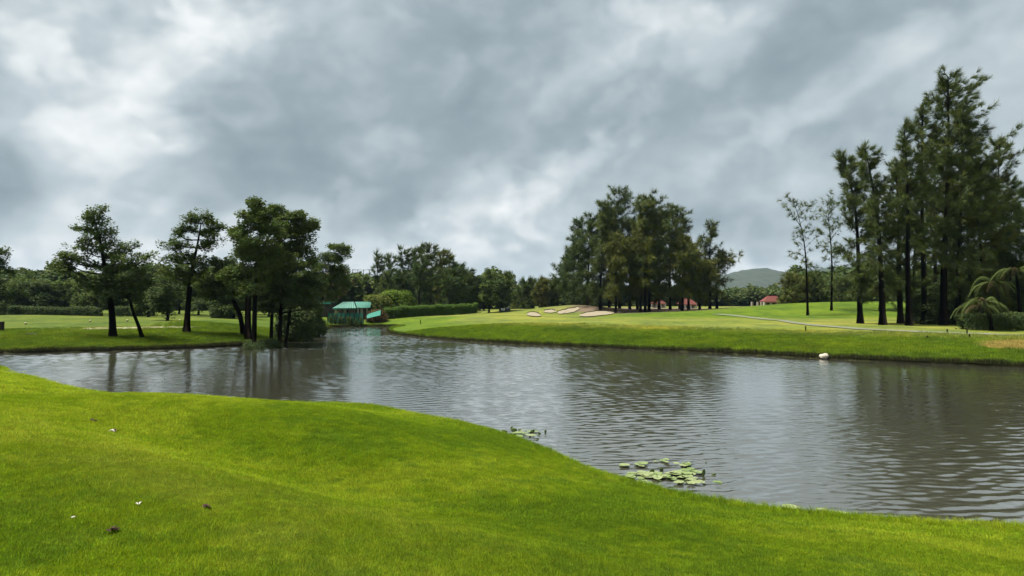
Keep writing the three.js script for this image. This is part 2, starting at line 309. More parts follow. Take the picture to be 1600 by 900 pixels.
function leaves(n, R, { size = 0.16, ball = 0.32, flat = 0.6, ratio = 0.5 }) { // a clump of broad leaves
  const pos = [], idx = [], q = new THREE.Quaternion(), e = new THREE.Euler(), v = new THREE.Vector3();
  for (let i = 0; i < n; i++) {
    const a = R() * 6.283, r = ball * Math.cbrt(R()), u = R() * 2 - 1, c = Math.sqrt(1 - u * u), ox = r * c * Math.cos(a), oy = r * u * flat, oz = r * c * Math.sin(a), s = size * (0.7 + 0.6 * R()), p = pos.length / 3;
    q.setFromEuler(e.set((R() - 0.5) * 1.5, R() * 6.283, (R() - 0.5) * 1.5));
    for (const [x, y, z] of [[0, 0, -0.5], [ratio * 0.5, 0.06, -0.05], [0, -0.05, 0.5], [-ratio * 0.5, 0.06, -0.05]]) { v.set(x * s, y * s, z * s).applyQuaternion(q); pos.push(ox + v.x, oy + v.y, oz + v.z); }
    idx.push(p, p + 1, p + 2, p, p + 2, p + 3);
  }
  return geoFrom(pos, idx);
}
const R0 = rng(5);
const SPRAY = {
  needle: strips(22, R0, { len: 0.62, wide: 0.034, spread: 0.8, droop: 0.35 }),
  needleFine: strips(18, R0, { len: 0.55, wide: 0.042, spread: 1.2, droop: 0.25 }),
  needleFar: strips(14, R0, { len: 1.0, wide: 0.09, spread: 0.75, droop: 0.25, parts: 1 }),
  leaf: leaves(16, R0, { size: 0.2, ball: 0.36 }),
  leafFar: leaves(12, R0, { size: 0.42, ball: 0.6, flat: 0.75 }),
  leafSmall: leaves(14, R0, { size: 0.11, ball: 0.22, flat: 0.9 }),
};
function fol(a, b, c) { return new THREE.MeshPhysicalMaterial({ color: new THREE.Color().setRGB(a, b, c), roughness: 0.95, transmission: 0.3, thickness: 0, specularIntensity: 0.25, side: THREE.DoubleSide }); }
const FOL = {
  broad: fol(0.07, 0.102, 0.018), casuarina: fol(0.066, 0.088, 0.02), olive: fol(0.092, 0.105, 0.02), dark: fol(0.05, 0.077, 0.018), far: fol(0.06, 0.086, 0.02),
  grey: fol(0.074, 0.1, 0.024), bright: fol(0.097, 0.150, 0.012), rust: fol(0.088, 0.061, 0.020), hedge: fol(0.059, 0.110, 0.012), frond: mat(0.04, 0.055, 0.012, 0.8), palmDry: mat(0.07, 0.05, 0.022, 0.9), lime: fol(0.101, 0.123, 0.018),
};
const barkBump = dataTex(128, (u, v) => { const c = 128 + 180 * fbm3(u * 14, v * 3, 2, 3); return [c, c, c].map((x) => Math.max(0, Math.min(255, x))); }, false);
const BARK = { dark: mat(0.075, 0.06, 0.046, 0.95, { bumpMap: barkBump, bumpScale: 0.02 }), brown: mat(0.09, 0.066, 0.052, 0.95, { bumpMap: barkBump, bumpScale: 0.02 }), pale: mat(0.2, 0.165, 0.135, 0.9, { bumpMap: barkBump, bumpScale: 0.015 }), grey: mat(0.11, 0.1, 0.085, 0.95, { bumpMap: barkBump, bumpScale: 0.02 }) };
const M4 = new THREE.Matrix4(), Q4 = new THREE.Quaternion(), S3 = new THREE.Vector3(), UP = new THREE.Vector3(0, 1, 0), TW = new THREE.Quaternion(), C4 = new THREE.Color();
function crown(name, list, geo, m, parent, R, vary = 0.35) { // list of [x, y, z, dirx, diry, dirz, scale]
  const o = new THREE.InstancedMesh(geo, m, Math.max(1, list.length)); o.name = name;
  list.forEach(([x, y, z, a, b, c, s], i) => {
    Q4.setFromUnitVectors(UP, S3.set(a, b, c).normalize()); TW.setFromAxisAngle(UP, R() * 6.283); Q4.multiply(TW);
    M4.compose(new THREE.Vector3(x, y, z), Q4, S3.set(s, s, s)); o.setMatrixAt(i, M4);
    const k = 1 - vary * 0.5 + vary * R(), w = (R() - 0.5) * vary * 0.7; o.setColorAt(i, C4.setRGB(k * (1 + w), k, k * (1 - w * 0.6)));
  });
  o.castShadow = o.receiveShadow = true; o.userData.kind = 'stuff'; parent.add(o); return o;
}
// a tall casuarina: a straight pole, rising side branches and hanging needle sprays, blown a little one way
function casuarina(label, group, base, o) {
  const { H, W, seed, start = 0.22, lean = [0, 0], r = H * 0.011, bark = BARK.dark, fol = FOL.casuarina, spray = SPRAY.needle, dens = 1, wind = 0.25, branches = 46, top = 0.25, size = 1, bulge = 0.4, rise = 0.6, hang = -0.6, category = 'tree', name = 'casuarina_tree', vary = 0.35 } = o;
  const R = rng(seed), t = thing(name, label, category, base, group), axis = [], rad = [];
  const w1 = R() * 6, w2 = R() * 6;
  for (let i = 0; i <= 12; i++) { const f = i / 12; axis.push(V3(lean[0] * f * f + 0.12 * Math.sin(f * 5 + w1) * f * 2, -0.25 + (H + 0.25) * f, lean[1] * f * f + 0.12 * Math.sin(f * 4 + w2) * f * 2)); rad.push(r * (1 - 0.86 * f) * (i === 0 ? 1.45 : 1)); }
  part('trunk', tube(axis, rad, 8), bark, t);
  const curve = (f) => { const k = Math.min(11.999, Math.max(0, f * 12)), i = Math.floor(k); return axis[i].clone().lerp(axis[i + 1], k - i); };
  const twigs = [], list = [];
  const lump = [0, 1, 2, 3, 4].map(() => [start + (1 - start) * R(), 0.5 + 0.9 * R()]);
  for (let b = 0; b < branches; b++) {
    const f = start + (1 - start) * Math.pow((b + R()) / branches, 0.9), q = (f - start) / (1 - start), a = R() * 6.283;
    let prof = q < bulge ? mix(0.65, 1, q / bulge) : mix(1, top, Math.pow((q - bulge) / (1 - bulge), 1.1));
    for (const [lf, lk] of lump) prof *= 1 + (lk - 1) * Math.exp(-Math.pow((f - lf) / 0.08, 2)) * 0.6;
    const L = W * 0.5 * prof * (0.35 + 0.95 * R()), p0 = curve(f), up = rise * (0.6 + 0.7 * R()) * mix(hang * Math.min(1, 0.6 / rise), 1, Math.min(1, q * 2.2)) * (1 - 0.25 * q), ca = Math.cos(a), sa = Math.sin(a), pts = [];
    for (let k = 0; k <= 4; k++) { const u = k / 4, h = L * u; pts.push(V3(p0.x + ca * h + wind * L * u * u, p0.y + h * up - 0.16 * L * u * u * (up < 0.4 ? 1.5 : 0.5), p0.z + sa * h)); }
    twigs.push(tube(pts, [0.028, 0.022, 0.016, 0.011, 0.005].map((x) => x * (0.6 + H * 0.035)), 4));
    const n = Math.max(3, Math.round((5 + L * 7.5) * dens));
    for (let k = 0; k < n; k++) {
      const u = Math.min(0.999, 0.14 + 0.9 * Math.pow(R(), 0.75)), i = Math.floor(u * 4), p = pts[i].clone().lerp(pts[i + 1], u * 4 - i), j = 0.2 + 0.11 * L;
      list.push([p.x + (R() - 0.5) * j, p.y + (R() - 0.5) * j * 1.2, p.z + (R() - 0.5) * j, ca * 0.55 + wind * 1.6 + (R() - 0.5) * 0.9, mix(-0.35, 0.45, Math.min(1, q * 1.5)) + (R() - 0.5) * 1.2, sa * 0.55 + (R() - 0.5) * 0.9, size * (0.65 + 0.6 * R())]);
    }
  }
  part('branches', mergeGeometries(twigs), bark, t).userData.kind = 'stuff';
  crown('crown', list, spray, fol, t, R, vary);
  return t;
}
// a spreading tree: its trunk and each clump of leaves are given as offsets, limbs run from the trunk to the clumps
function broadTree(label, group, base, o) {
  const { trunk, clumps, seed, bark = BARK.dark, fol = FOL.broad, spray = SPRAY.leaf, dens = 1, size = 1, name = 'broadleaf_tree', category = 'tree', limbR = 0.09, vary = 0.4, bare = 0 } = o;
  const R = rng(seed), t = thing(name, label, category, base, group), pts = trunk.map((p) => V3(p[0], p[1], p[2]));
  const c = new THREE.CatmullRomCurve3(pts), fine = c.getPoints(14), rad = fine.map((_, i) => { const k = i / 14 * (trunk.length - 1), a = Math.min(trunk.length - 2, Math.floor(k)); return mix(trunk[a][3], trunk[a + 1][3], k - a); });
  rad.forEach((v, i) => { rad[i] = v * 0.78; }); fine.unshift(fine[0].clone().add(V3(0, -0.25, 0))); rad.unshift(rad[0] * 1.5); rad[1] *= 1.2;
  part('trunk', tube(fine, rad, 9), bark, t);
  const list = [];
  for (const [x, y, z, rx, ry, rz, k = 1] of clumps) {
    const end = V3(x, y, z); let best = fine[3], bd = 1e9;
    for (let i = 4; i < fine.length; i++) { const f = fine[i], h = Math.hypot(f.x - x, f.z - z), d = Math.abs(y - f.y - h * 0.32) + h * 0.4 + (f.y > y ? 3 : 0); if (d < bd) { bd = d; best = f; } }
    const L = best.distanceTo(end), mid = best.clone().lerp(end, 0.5).add(V3((R() - 0.5) * L * 0.18, -0.09 * L + (R() - 0.5) * L * 0.12, (R() - 0.5) * L * 0.18)), twigs = [];
    const lp = new THREE.CatmullRomCurve3([best, mid, end]).getPoints(6), lr = limbR * Math.min(1, 0.35 + L * 0.16);
    twigs.push(tube(lp, lp.map((_, i) => lr * (1 - 0.72 * i / 6)), 5));
    const nt = 5 + Math.round(rx * 3);
    for (let i = 0; i < nt; i++) {
      const a = R() * 6.283, u = R() * 2 - 1, cc = Math.sqrt(1 - u * u), f = 0.75 + 0.35 * R() + bare * R() * 0.5, s = lp[2 + Math.floor(R() * 5)], e = V3(x + rx * cc * Math.cos(a) * f, y + ry * u * f, z + rz * cc * Math.sin(a) * f), m = s.clone().lerp(e, 0.5); m.y += 0.12 * s.distanceTo(e) * (R() - 0.3);
      twigs.push(tube([s, m, e], [lr * 0.32, lr * 0.2, lr * 0.07], 3));
      const q = Math.round((3 + rx * 2.2) * k * dens);
      for (let h = 0; h < q; h++) { const v = 0.3 + 0.7 * R(), p = s.clone().lerp(e, v); list.push([p.x + (R() - 0.5) * 0.5, p.y + (R() - 0.5) * 0.35, p.z + (R() - 0.5) * 0.5, (R() - 0.5) * 0.8, 1, (R() - 0.5) * 0.8, size * (0.7 + 0.6 * R())]); }
    }
    const n = Math.round(30 * rx * Math.max(ry, 0.5) * k * dens), lobes = [];
    for (let i = 0, m = 4 + Math.round(rx * 3); i < m; i++) { const a = R() * 6.283, u = R() * 2 - 1, f = 0.35 + 0.75 * R(); lobes.push([x + rx * Math.cos(a) * f, y + ry * 1.35 * u * (0.4 + 0.6 * R()), z + rz * Math.sin(a) * f, 0.22 + 0.32 * R()]); }
    for (let i = 0; i < n; i++) {
      const [lx, ly, lz, lk] = lobes[Math.floor(R() * lobes.length)], a = R() * 6.283, u = R() * 2 - 1, cc = Math.sqrt(1 - u * u), f = Math.cbrt(R()) * lk;
      list.push([lx + rx * cc * Math.cos(a) * f, ly + Math.max(ry, rx * 0.55) * u * f, lz + rz * cc * Math.sin(a) * f, (R() - 0.5) * 0.8, 1, (R() - 0.5) * 0.8, size * (0.6 + 0.6 * R())]);
    }
    part('limb', mergeGeometries(twigs), bark, t);
  }
  crown('crown', list, spray, fol, t, R, vary);
  return t;
}
// clumps written as pixels seen from the camera, turned into offsets in metres round a trunk at distance d
const clumpAt = (base, d, arr, R) => arr.flatMap((c) => [c, [c[0] + (R() - 0.5) * c[2] * 2.6, c[1] + (R() - 0.6) * c[3] * 2.6, c[2] * 0.42, c[3] * 0.5, (c[4] || 1) * 1.1]]).map(([px, py, rpx, rpy, k = 1, dz = 0]) => { const p = at(px, py, d), m = d / F; return [p.x - base.x, p.y - base.y, dz || (R() - 0.5) * rpx * m * 1.6, rpx * m, rpy * m, rpx * m, k]; });
const trunkAt = (base, d, arr) => arr.map(([px, py, r]) => { const p = at(px, py, d); return [p.x - base.x, p.y - base.y, 0, r]; });
function pixelTree(label, group, basePx, d, trunkPx, clumpPx, o) {
  const b = spot(basePx, d), R = rng(o.seed + 77), tr = trunkAt(b, d, trunkPx); tr[0][1] = 0; tr[0][0] = 0;
  return broadTree(label, group, b, { ...o, trunk: tr, clumps: clumpAt(b, d, clumpPx, R) });
}

// ---- trees on the left lawn
pixelTree('spreading tree with a long low limb reaching left over the left lawn', 'trees on the left lawn', 177, 50, [[177, 525, 0.34], [175, 490, 0.27], [170, 455, 0.24], [165, 425, 0.19], [158, 385, 0.12], [148, 345, 0.06]],
  [[148, 330, 13, 8], [132, 340, 11, 6], [158, 347, 12, 8], [128, 358, 12, 6], [150, 365, 15, 8], [170, 362, 12, 7], [178, 378, 16, 8], [118, 384, 16, 6], [150, 388, 18, 9], [198, 384, 12, 6], [102, 403, 14, 6], [85, 411, 13, 5], [95, 416, 16, 5], [125, 402, 16, 6], [172, 398, 22, 9], [205, 403, 20, 8], [228, 403, 14, 7], [190, 415, 22, 8], [215, 418, 18, 7], [160, 415, 18, 7]], { seed: 101, dens: 0.55, size: 0.9 });
pixelTree('thin leaning tree beside the long-limbed tree on the left lawn', 'trees on the left lawn', 223, 50, [[223, 527, 0.2], [216, 508, 0.15], [207, 485, 0.13], [202, 462, 0.11], [200, 440, 0.08]],
  [[180, 435, 20, 9], [205, 430, 22, 9], [160, 440, 15, 7], [190, 450, 20, 9], [218, 447, 18, 9], [175, 457, 15, 7], [205, 464, 15, 7], [140, 445, 10, 6]], { seed: 102, dens: 0.8, fol: FOL.dark });
pixelTree('open-crowned tree with a straight black trunk left of the dense clump', 'trees on the left lawn', 292, 54, [[292, 517, 0.36], [293, 490, 0.27], [296, 455, 0.23], [300, 420, 0.18], [308, 385, 0.11], [314, 350, 0.05]],
  [[310, 335, 14, 8], [300, 343, 12, 7], [328, 346, 14, 8], [345, 352, 10, 6], [290, 358, 14, 7], [318, 362, 17, 9], [340, 370, 12, 8], [275, 362, 8, 5], [265, 384, 12, 6], [290, 380, 16, 8], [318, 385, 16, 8], [262, 405, 10, 5], [285, 402, 18, 8], [310, 405, 16, 8], [272, 422, 14, 7], [300, 425, 22, 9], [320, 435, 20, 9], [285, 440, 20, 9], [325, 452, 16, 8]], { seed: 103, dens: 0.5, size: 0.95 });
// ---- the dense clump on the point
const pointTrees = [
  ['pale-trunked tree at the front of the dense clump on the point', 397, 50, [[397, 517, 0.26], [398, 480, 0.2], [399, 445, 0.16], [402, 400, 0.1], [408, 350, 0.05]], [[408, 322, 14, 8], [392, 335, 18, 9], [415, 335, 16, 9], [400, 352, 24, 11], [425, 358, 20, 10], [378, 365, 18, 9], [400, 378, 28, 12], [372, 392, 20, 10], [395, 402, 28, 12], [420, 392, 24, 12], [380, 420, 26, 12], [405, 428, 30, 12], [370, 440, 20, 10], [395, 450, 26, 10]], BARK.pale, FOL.broad],
  ['dark forked trunk curving left out of the dense clump', 381, 55, [[381, 507, 0.28], [374, 490, 0.22], [364, 468, 0.19], [358, 445, 0.14], [350, 425, 0.08]], [[345, 420, 16, 8], [358, 412, 16, 8], [340, 436, 18, 8], [360, 440, 20, 9], [345, 455, 16, 8], [372, 455, 18, 8], [330, 445, 12, 6]], BARK.dark, FOL.dark],
  ['tallest crown behind the pale trunk in the clump', 388, 53, [[388, 512, 0.34], [388, 470, 0.27], [398, 420, 0.2], [420, 370, 0.12], [440, 345, 0.06]], [[440, 338, 20, 9], [462, 342, 20, 9], [480, 350, 10, 7], [435, 355, 24, 11], [460, 362, 24, 11], [478, 372, 14, 8], [445, 380, 28, 12], [470, 390, 20, 10], [430, 402, 28, 12], [455, 412, 28, 12], [475, 410, 14, 8], [440, 430, 30, 12], [465, 440, 22, 10]], BARK.brown, FOL.broad],
  ['slim dark trunk in the middle of the clump on the point', 424, 54, [[424, 518, 0.2], [425, 490, 0.16], [428, 450, 0.13], [430, 410, 0.06]], [[425, 440, 26, 10], [445, 455, 24, 10], [412, 460, 22, 9], [435, 470, 22, 9], [455, 470, 20, 9], [420, 480, 14, 6]], BARK.dark, FOL.dark],
  ['slim dark trunk nearest the water in the clump', 437, 52.5, [[437, 526, 0.22], [438, 500, 0.18], [441, 465, 0.14], [446, 430, 0.06]], [[450, 440, 22, 10], [468, 452, 22, 9], [440, 455, 22, 9], [460, 468, 22, 9], [480, 455, 16, 8], [475, 470, 16, 8]], BARK.dark, FOL.dark],
  ['grey leaning trunk at the tip of the point', 446, 54, [[446, 520, 0.16], [452, 495, 0.13], [458, 470, 0.1], [464, 455, 0.06]], [[470, 448, 16, 8], [485, 440, 16, 8], [490, 456, 16, 8], [475, 466, 16, 8], [500, 450, 12, 6]], BARK.grey, FOL.dark],
];
pointTrees.forEach(([label, px, d, tr, cl, bark, fol], i) => pixelTree(label, 'trees of the clump on the point', px, d, tr, cl, { seed: 120 + i, dens: 1.2, bark, fol, size: 1.0 }));
pixelTree('ragged tree with brown dead foliage beside the green-roofed hut', 'trees of the clump on the point', 494, 77, [[494, 508, 0.26], [498, 480, 0.18], [514, 450, 0.14], [520, 420, 0.1], [530, 392, 0.04]],
  [[530, 386, 14, 7], [542, 392, 8, 6], [515, 402, 14, 7], [498, 408, 14, 7], [533, 405, 13, 8], [508, 418, 18, 7], [490, 425, 14, 8], [528, 420, 14, 8], [500, 440, 18, 9], [480, 440, 12, 8], [515, 440, 16, 9], [530, 436, 12, 8], [505, 456, 18, 8], [524, 458, 14, 8]], { seed: 140, dens: 1.0, fol: FOL.broad, bare: 1 });
pixelTree('rust-brown thin tree between the clump and the hut', 'trees of the clump on the point', 523, 103, [[523, 500, 0.18], [524, 470, 0.14], [528, 440, 0.08], [530, 415, 0.04]], [[520, 428, 16, 9, 0.7], [536, 425, 12, 8, 0.6], [530, 442, 16, 9, 0.7], [515, 450, 16, 8, 0.7], [540, 452, 10, 8, 0.6], [525, 462, 14, 6, 0.6]], { seed: 141, fol: FOL.rust, size: 0.8, bare: 1 });
// bushes
function bush(label, group, px, d, w, h, o) { // w, h in metres
  const b = o.base || spot(px, d), R = rng(o.seed), t = thing(o.name || 'bush', label, 'bush', b, group), list = [], stems = [], n = Math.round((o.n || 90) * w * h), dep = o.depth || w * 0.7;
  for (let i = 0; i < 7; i++) { const a = R() * 6.28, q = R() * 0.3; stems.push(tube([V3(Math.cos(a) * q * w * 0.3, -0.1, Math.sin(a) * q * dep * 0.3), V3(Math.cos(a) * q * w, h * 0.4, Math.sin(a) * q * dep), V3(Math.cos(a) * w * 0.36, h * (0.55 + 0.3 * R()), Math.sin(a) * dep * 0.36)], [0.035, 0.025, 0.01], 4)); }
  part('stem', mergeGeometries(stems), BARK.dark, t);
  for (let i = 0; i < n; i++) { const a = R() * 6.283, u = R(), f = Math.pow(R(), 0.4) * (0.75 + 0.5 * (n2(Math.cos(a) * 1.5 + o.seed, u * 3, 3) + 0.3)), c = Math.sqrt(Math.max(0.05, 1 - Math.pow(u * 1.1 - 0.25, 2))); list.push([Math.cos(a) * w * 0.5 * f * c, h * (0.06 + u * 0.86 * (0.8 + 0.3 * f)), Math.sin(a) * dep * 0.5 * f * c, Math.cos(a) * 0.6, 0.8, Math.sin(a) * 0.6, (o.size || 1) * (0.7 + 0.6 * R())]); }
  crown('foliage', list, o.spray || SPRAY.leafSmall, o.fol || FOL.dark, t, R, 0.4); return t;
}
bush('twiggy shrub at the foot of the pale trunk by the water', 'bushes on the point', 397, 47.5, 1.9, 1.5, { seed: 1, n: 90, fol: FOL.dark });
bush('dark leafy shrub right of the twiggy one by the water', 'bushes on the point', 424, 49.5, 2.1, 1.6, { seed: 2, n: 100, fol: FOL.dark });
bush('large dark bush hanging over the water at the tip', 'bushes on the point', 460, 57, 3.6, 3.0, { seed: 3, n: 110, fol: FOL.dark, spray: SPRAY.leaf });
bush('broad dark bush behind the hanging bush at the tip', 'bushes on the point', 474, 64, 4.6, 3.3, { seed: 4, n: 110, fol: FOL.dark, spray: SPRAY.leaf });
bush('low yellow-green shrub at the waterline left of the netting', 'bushes on the point', 498, 80, 2.6, 0.9, { seed: 5, n: 60, fol: FOL.bright });
bush('bright green shrub behind the hut and hedge', 'shrubs by the hut', 621, 99, 6, 3.4, { seed: 6, n: 45, fol: FOL.bright, spray: SPRAY.leafFar, size: 0.7 });
bush('brownish green shrub beside the hut roof', 'shrubs by the hut', 590, 96, 4.6, 2.9, { seed: 7, n: 45, fol: FOL.lime, spray: SPRAY.leafFar, size: 0.7 });
bush('shrub with red-tinged leaves at the end of the netting', 'shrubs by the hut', 590, 89.5, 3.0, 1.4, { seed: 8, n: 70, fol: FOL.rust, spray: SPRAY.leaf });

[[1444, 62, 3.6, 2.4], [1472, 60, 3.8, 2.6], [1500, 60, 3.6, 3.2], [1528, 61, 4.2, 3.6], [1560, 61, 4.6, 3.6], [1588, 60, 4.4, 3.6], [1612, 58, 4, 4]].forEach(([px, d, w, hh], i) => bush(`tall dark undergrowth bush, ${['first', 'second', 'third', 'fourth', 'fifth', 'sixth', 'seventh'][i]} from left beneath the right grove`, 'undergrowth of the right grove', px, d, w, hh, { seed: 700 + i, n: 55, fol: FOL.dark, spray: SPRAY.leaf, size: 1.1 }));
// ---- casuarina groves
const ord = ['first', 'second', 'third', 'fourth', 'fifth', 'sixth', 'seventh', 'eighth', 'ninth', 'tenth', 'eleventh', 'twelfth', 'thirteenth', 'fourteenth', 'fifteenth', 'sixteenth', 'seventeenth', 'eighteenth', 'nineteenth', 'twentieth'];
function grove(rows, labelOf, group, common) {
  rows.sort((a, b) => a[0] - b[0]).forEach(([px, d, topPx, topPy, wpx, o = {}], i) => {
    const b = spot(px, d), top = at(topPx, topPy, d), m = d / F;
    casuarina(o.label || labelOf(ord[i] || 'last'), group, b, { H: top.y - b.y, W: wpx * m, lean: [top.x - b.x, 0], seed: common.seed + i * 13, ...common, ...o, seed: common.seed + i * 13 });
  });
}
// right grove
grove([
  [1262, 78, 1243, 316, 62, { dens: 0.42, branches: 34, start: 0.32, top: 0.55, bulge: 0.7, wind: 0, spray: SPRAY.needleFine, fol: FOL.grey, label: 'sparse airy tree standing apart at the left of the right grove', size: 0.9 }],
  [1299, 82, 1296, 314, 54, { dens: 0.45, branches: 36, start: 0.25, top: 0.5, wind: 0, spray: SPRAY.needleFine, fol: FOL.grey, label: 'thin airy tree, second from left of the right grove', size: 0.9 }],
  [1344, 62, 1320, 248, 62, { dens: 0.9, start: 0.16, r: 0.25, top: 0.45, bulge: 0.35 }], [1379, 58.5, 1354, 232, 58, { start: 0.2, r: 0.27, top: 0.3, wind: 0.1 }], [1407, 62, 1395, 262, 70, { start: 0.22, r: 0.26 }],
  [1420, 57, 1412, 196, 66, { dens: 0.55, start: 0.4, r: 0.24 }], [1444, 60, 1438, 160, 70, { dens: 0.6, start: 0.3, r: 0.25 }], [1474, 58, 1486, 118, 92, { start: 0.22, r: 0.3, wind: 0.22, branches: 110, dens: 0.85, bulge: 0.6, top: 0.3 }], [1462, 66, 1458, 205, 80, { start: 0.1, dens: 0.9 }],
  [1497, 57, 1506, 170, 80, { dens: 0.75, start: 0.15, wind: 0.2 }], [1515, 62, 1518, 232, 80, { start: 0.08, wind: 0.2 }], [1533, 58, 1530, 262, 70, { start: 0.12, wind: 0.3, fol: FOL.olive }], [1556, 62, 1560, 226, 62, { start: 0.2, top: 0.7, bulge: 0.8, wind: 0.05, dens: 0.7 }], [1580, 66, 1578, 285, 85, { start: 0.05, fol: FOL.dark }], [1604, 60, 1606, 300, 90, { start: 0.05, fol: FOL.dark, wind: 0 }],
  [1430, 72, 1428, 290, 70, { start: 0.05, fol: FOL.dark, dens: 0.5 }], [1485, 72, 1482, 280, 80, { start: 0.05, fol: FOL.dark, dens: 0.55 }], [1545, 74, 1548, 310, 90, { start: 0.03, fol: FOL.dark, dens: 0.6 }], [1375, 80, 1376, 290, 60, { start: 0.1, dens: 0.6 }], [1635, 62, 1640, 290, 90, { start: 0.05 }],
], (n) => `tall dark casuarina, ${n} from left in the grove on the right`, 'tall trees of the right grove', { seed: 300, branches: 84, wind: 0.25, rise: 1.15, dens: 0.76 });
// middle grove behind the bunkers
grove([
  [905, 108, 903, 345, 42, { wind: 0, fol: FOL.dark, start: 0.1 }], [918, 104, 926, 340, 66, { fol: FOL.dark, start: 0.06, bulge: 0.25 }], [938, 100, 944, 318, 56, {}], [952, 106, 952, 330, 56, { start: 0.3 }], [968, 103, 966, 299, 54, { top: 0.45, bulge: 0.6 }], [962, 97, 964, 370, 50, { fol: FOL.olive, start: 0.22 }], [984, 104, 986, 345, 50, {}], [996, 108, 998, 352, 54, {}], [1008, 96, 1010, 322, 64, { fol: FOL.olive, start: 0.26, bulge: 0.3 }], [1014, 97, 1015, 311, 60, { start: 0.3, top: 0.5 }], [1001, 98, 1000, 372, 46, { fol: FOL.olive, start: 0.25 }], [1030, 106, 1035, 330, 50, {}], [1047, 103, 1050, 327, 56, { top: 0.6, bulge: 0.7, dens: 0.7 }], [1062, 108, 1064, 345, 46, { dens: 0.7, top: 0.5 }], [1066, 96, 1072, 372, 52, { fol: FOL.olive, dens: 0.7, start: 0.28 }], [1076, 99, 1080, 385, 44, { start: 0.3, fol: FOL.olive }], [1093, 97, 1096, 412, 46, { fol: FOL.olive, start: 0.3 }], [1109, 100, 1112, 350, 34, { dens: 0.4, start: 0.3, top: 0.6 }], [1120, 101, 1124, 395, 56, { dens: 0.45, start: 0.25, fol: FOL.olive }], [890, 112, 890, 398, 50, { fol: FOL.dark, start: 0.02 }],
], (n) => `casuarina with a feathery crown, ${n} from left in the middle grove`, 'trees of the middle grove', { seed: 600, branches: 70, wind: 0.06, r: 0.2, spray: SPRAY.needleFine, size: 1.2, dens: 0.95, rise: 0.9, bulge: 0.45, start: 0.13 });
// far row behind the hut and the hedge
grove([
  [592, 126, 590, 400, 26, { dens: 0.5, start: 0.35 }], [608, 128, 609, 402, 24, { dens: 0.6 }], [627, 126, 630, 392, 26, {}], [645, 130, 647, 391, 24, {}], [660, 124, 660, 386, 30, {}], [673, 122, 676, 386, 34, { fol: FOL.casuarina }], [687, 120, 690, 394, 34, { fol: FOL.olive, start: 0.05 }], [700, 122, 703, 405, 34, {}], [716, 124, 718, 422, 30, {}], [729, 126, 731, 425, 24, {}], [741, 128, 743, 437, 26, { fol: FOL.dark }], [756, 130, 758, 440, 22, { fol: FOL.dark, start: 0.3 }],
  [655, 116, 655, 415, 44, { start: 0.02, fol: FOL.dark }], [630, 120, 630, 428, 40, { start: 0.02, fol: FOL.dark }], [700, 114, 702, 425, 48, { start: 0.02, fol: FOL.dark }], [605, 122, 606, 430, 40, { start: 0.02, fol: FOL.grey }],
], (n) => `slender wind-blown tree, ${n} from left in the row behind the hedge`, 'row of trees behind the hedge', { seed: 800, branches: 34, wind: 0.3, r: 0.18, spray: SPRAY.needleFar, size: 1, dens: 0.75, start: 0.12, fol: FOL.far, top: 0.5, bulge: 0.5 });
pixelTree('small round tree left of the mower on the fairway', 'small trees beyond the fairway', 764, 106, [[764, 488, 0.2], [765, 470, 0.16], [766, 445, 0.1], [766, 428, 0.04]], [[764, 430, 6, 6, 0.7], [766, 442, 9, 7], [764, 455, 12, 8], [760, 466, 12, 7], [770, 468, 10, 6]], { seed: 201, spray: SPRAY.leafFar, size: 0.6, dens: 1 });
pixelTree('bushy dark tree behind the mower on the fairway', 'small trees beyond the fairway', 784, 108, [[784, 486, 0.22], [784, 465, 0.18], [785, 445, 0.1], [794, 428, 0.04]], [[794, 430, 6, 6, 0.7], [780, 447, 12, 8], [790, 450, 12, 8], [778, 460, 13, 9], [790, 463, 13, 9], [784, 472, 14, 6]], { seed: 202, spray: SPRAY.leafFar, size: 0.6, dens: 1.1, fol: FOL.dark });
grove([[821, 124, 822, 439, 26, {}], [834, 128, 834, 441, 22, {}], [846, 122, 848, 438, 30, { fol: FOL.olive }], [858, 126, 860, 440, 30, { fol: FOL.olive }], [872, 122, 872, 442, 32, { fol: FOL.grey }], [884, 120, 884, 448, 28, { fol: FOL.far }], [896, 118, 897, 455, 26, { fol: FOL.grey }], [812, 132, 812, 462, 26, { fol: FOL.grey }]],
  (n) => `short tree, ${n} from left in the low row behind the bunkers`, 'low row behind the bunkers', { seed: 900, branches: 26, wind: 0, r: 0.14, spray: SPRAY.needleFar, dens: 1.1, start: 0.04, fol: FOL.far, top: 0.4, bulge: 0.3 });
// trees behind the right mound
grove([[1236, 96, 1238, 432, 34, { fol: FOL.olive }], [1252, 98, 1254, 440, 34, { fol: FOL.olive }], [1278, 99, 1276, 432, 38, {}], [1318, 102, 1318, 440, 38, { fol: FOL.grey }], [1345, 108, 1345, 430, 40, { fol: FOL.far }], [1400, 106, 1400, 435, 50, { fol: FOL.far }], [1440, 100, 1440, 425, 50, { fol: FOL.dark }], [1500, 96, 1500, 415, 60, { fol: FOL.dark }], [1560, 92, 1560, 410, 60, { fol: FOL.dark }]],
  (n) => `low bushy tree, ${n} from left behind the green mound on the right`, 'low trees behind the mound', { seed: 950, branches: 28, wind: 0, r: 0.14, spray: SPRAY.needleFar, dens: 1, start: 0.03, top: 0.5, bulge: 0.35, size: 0.9 });

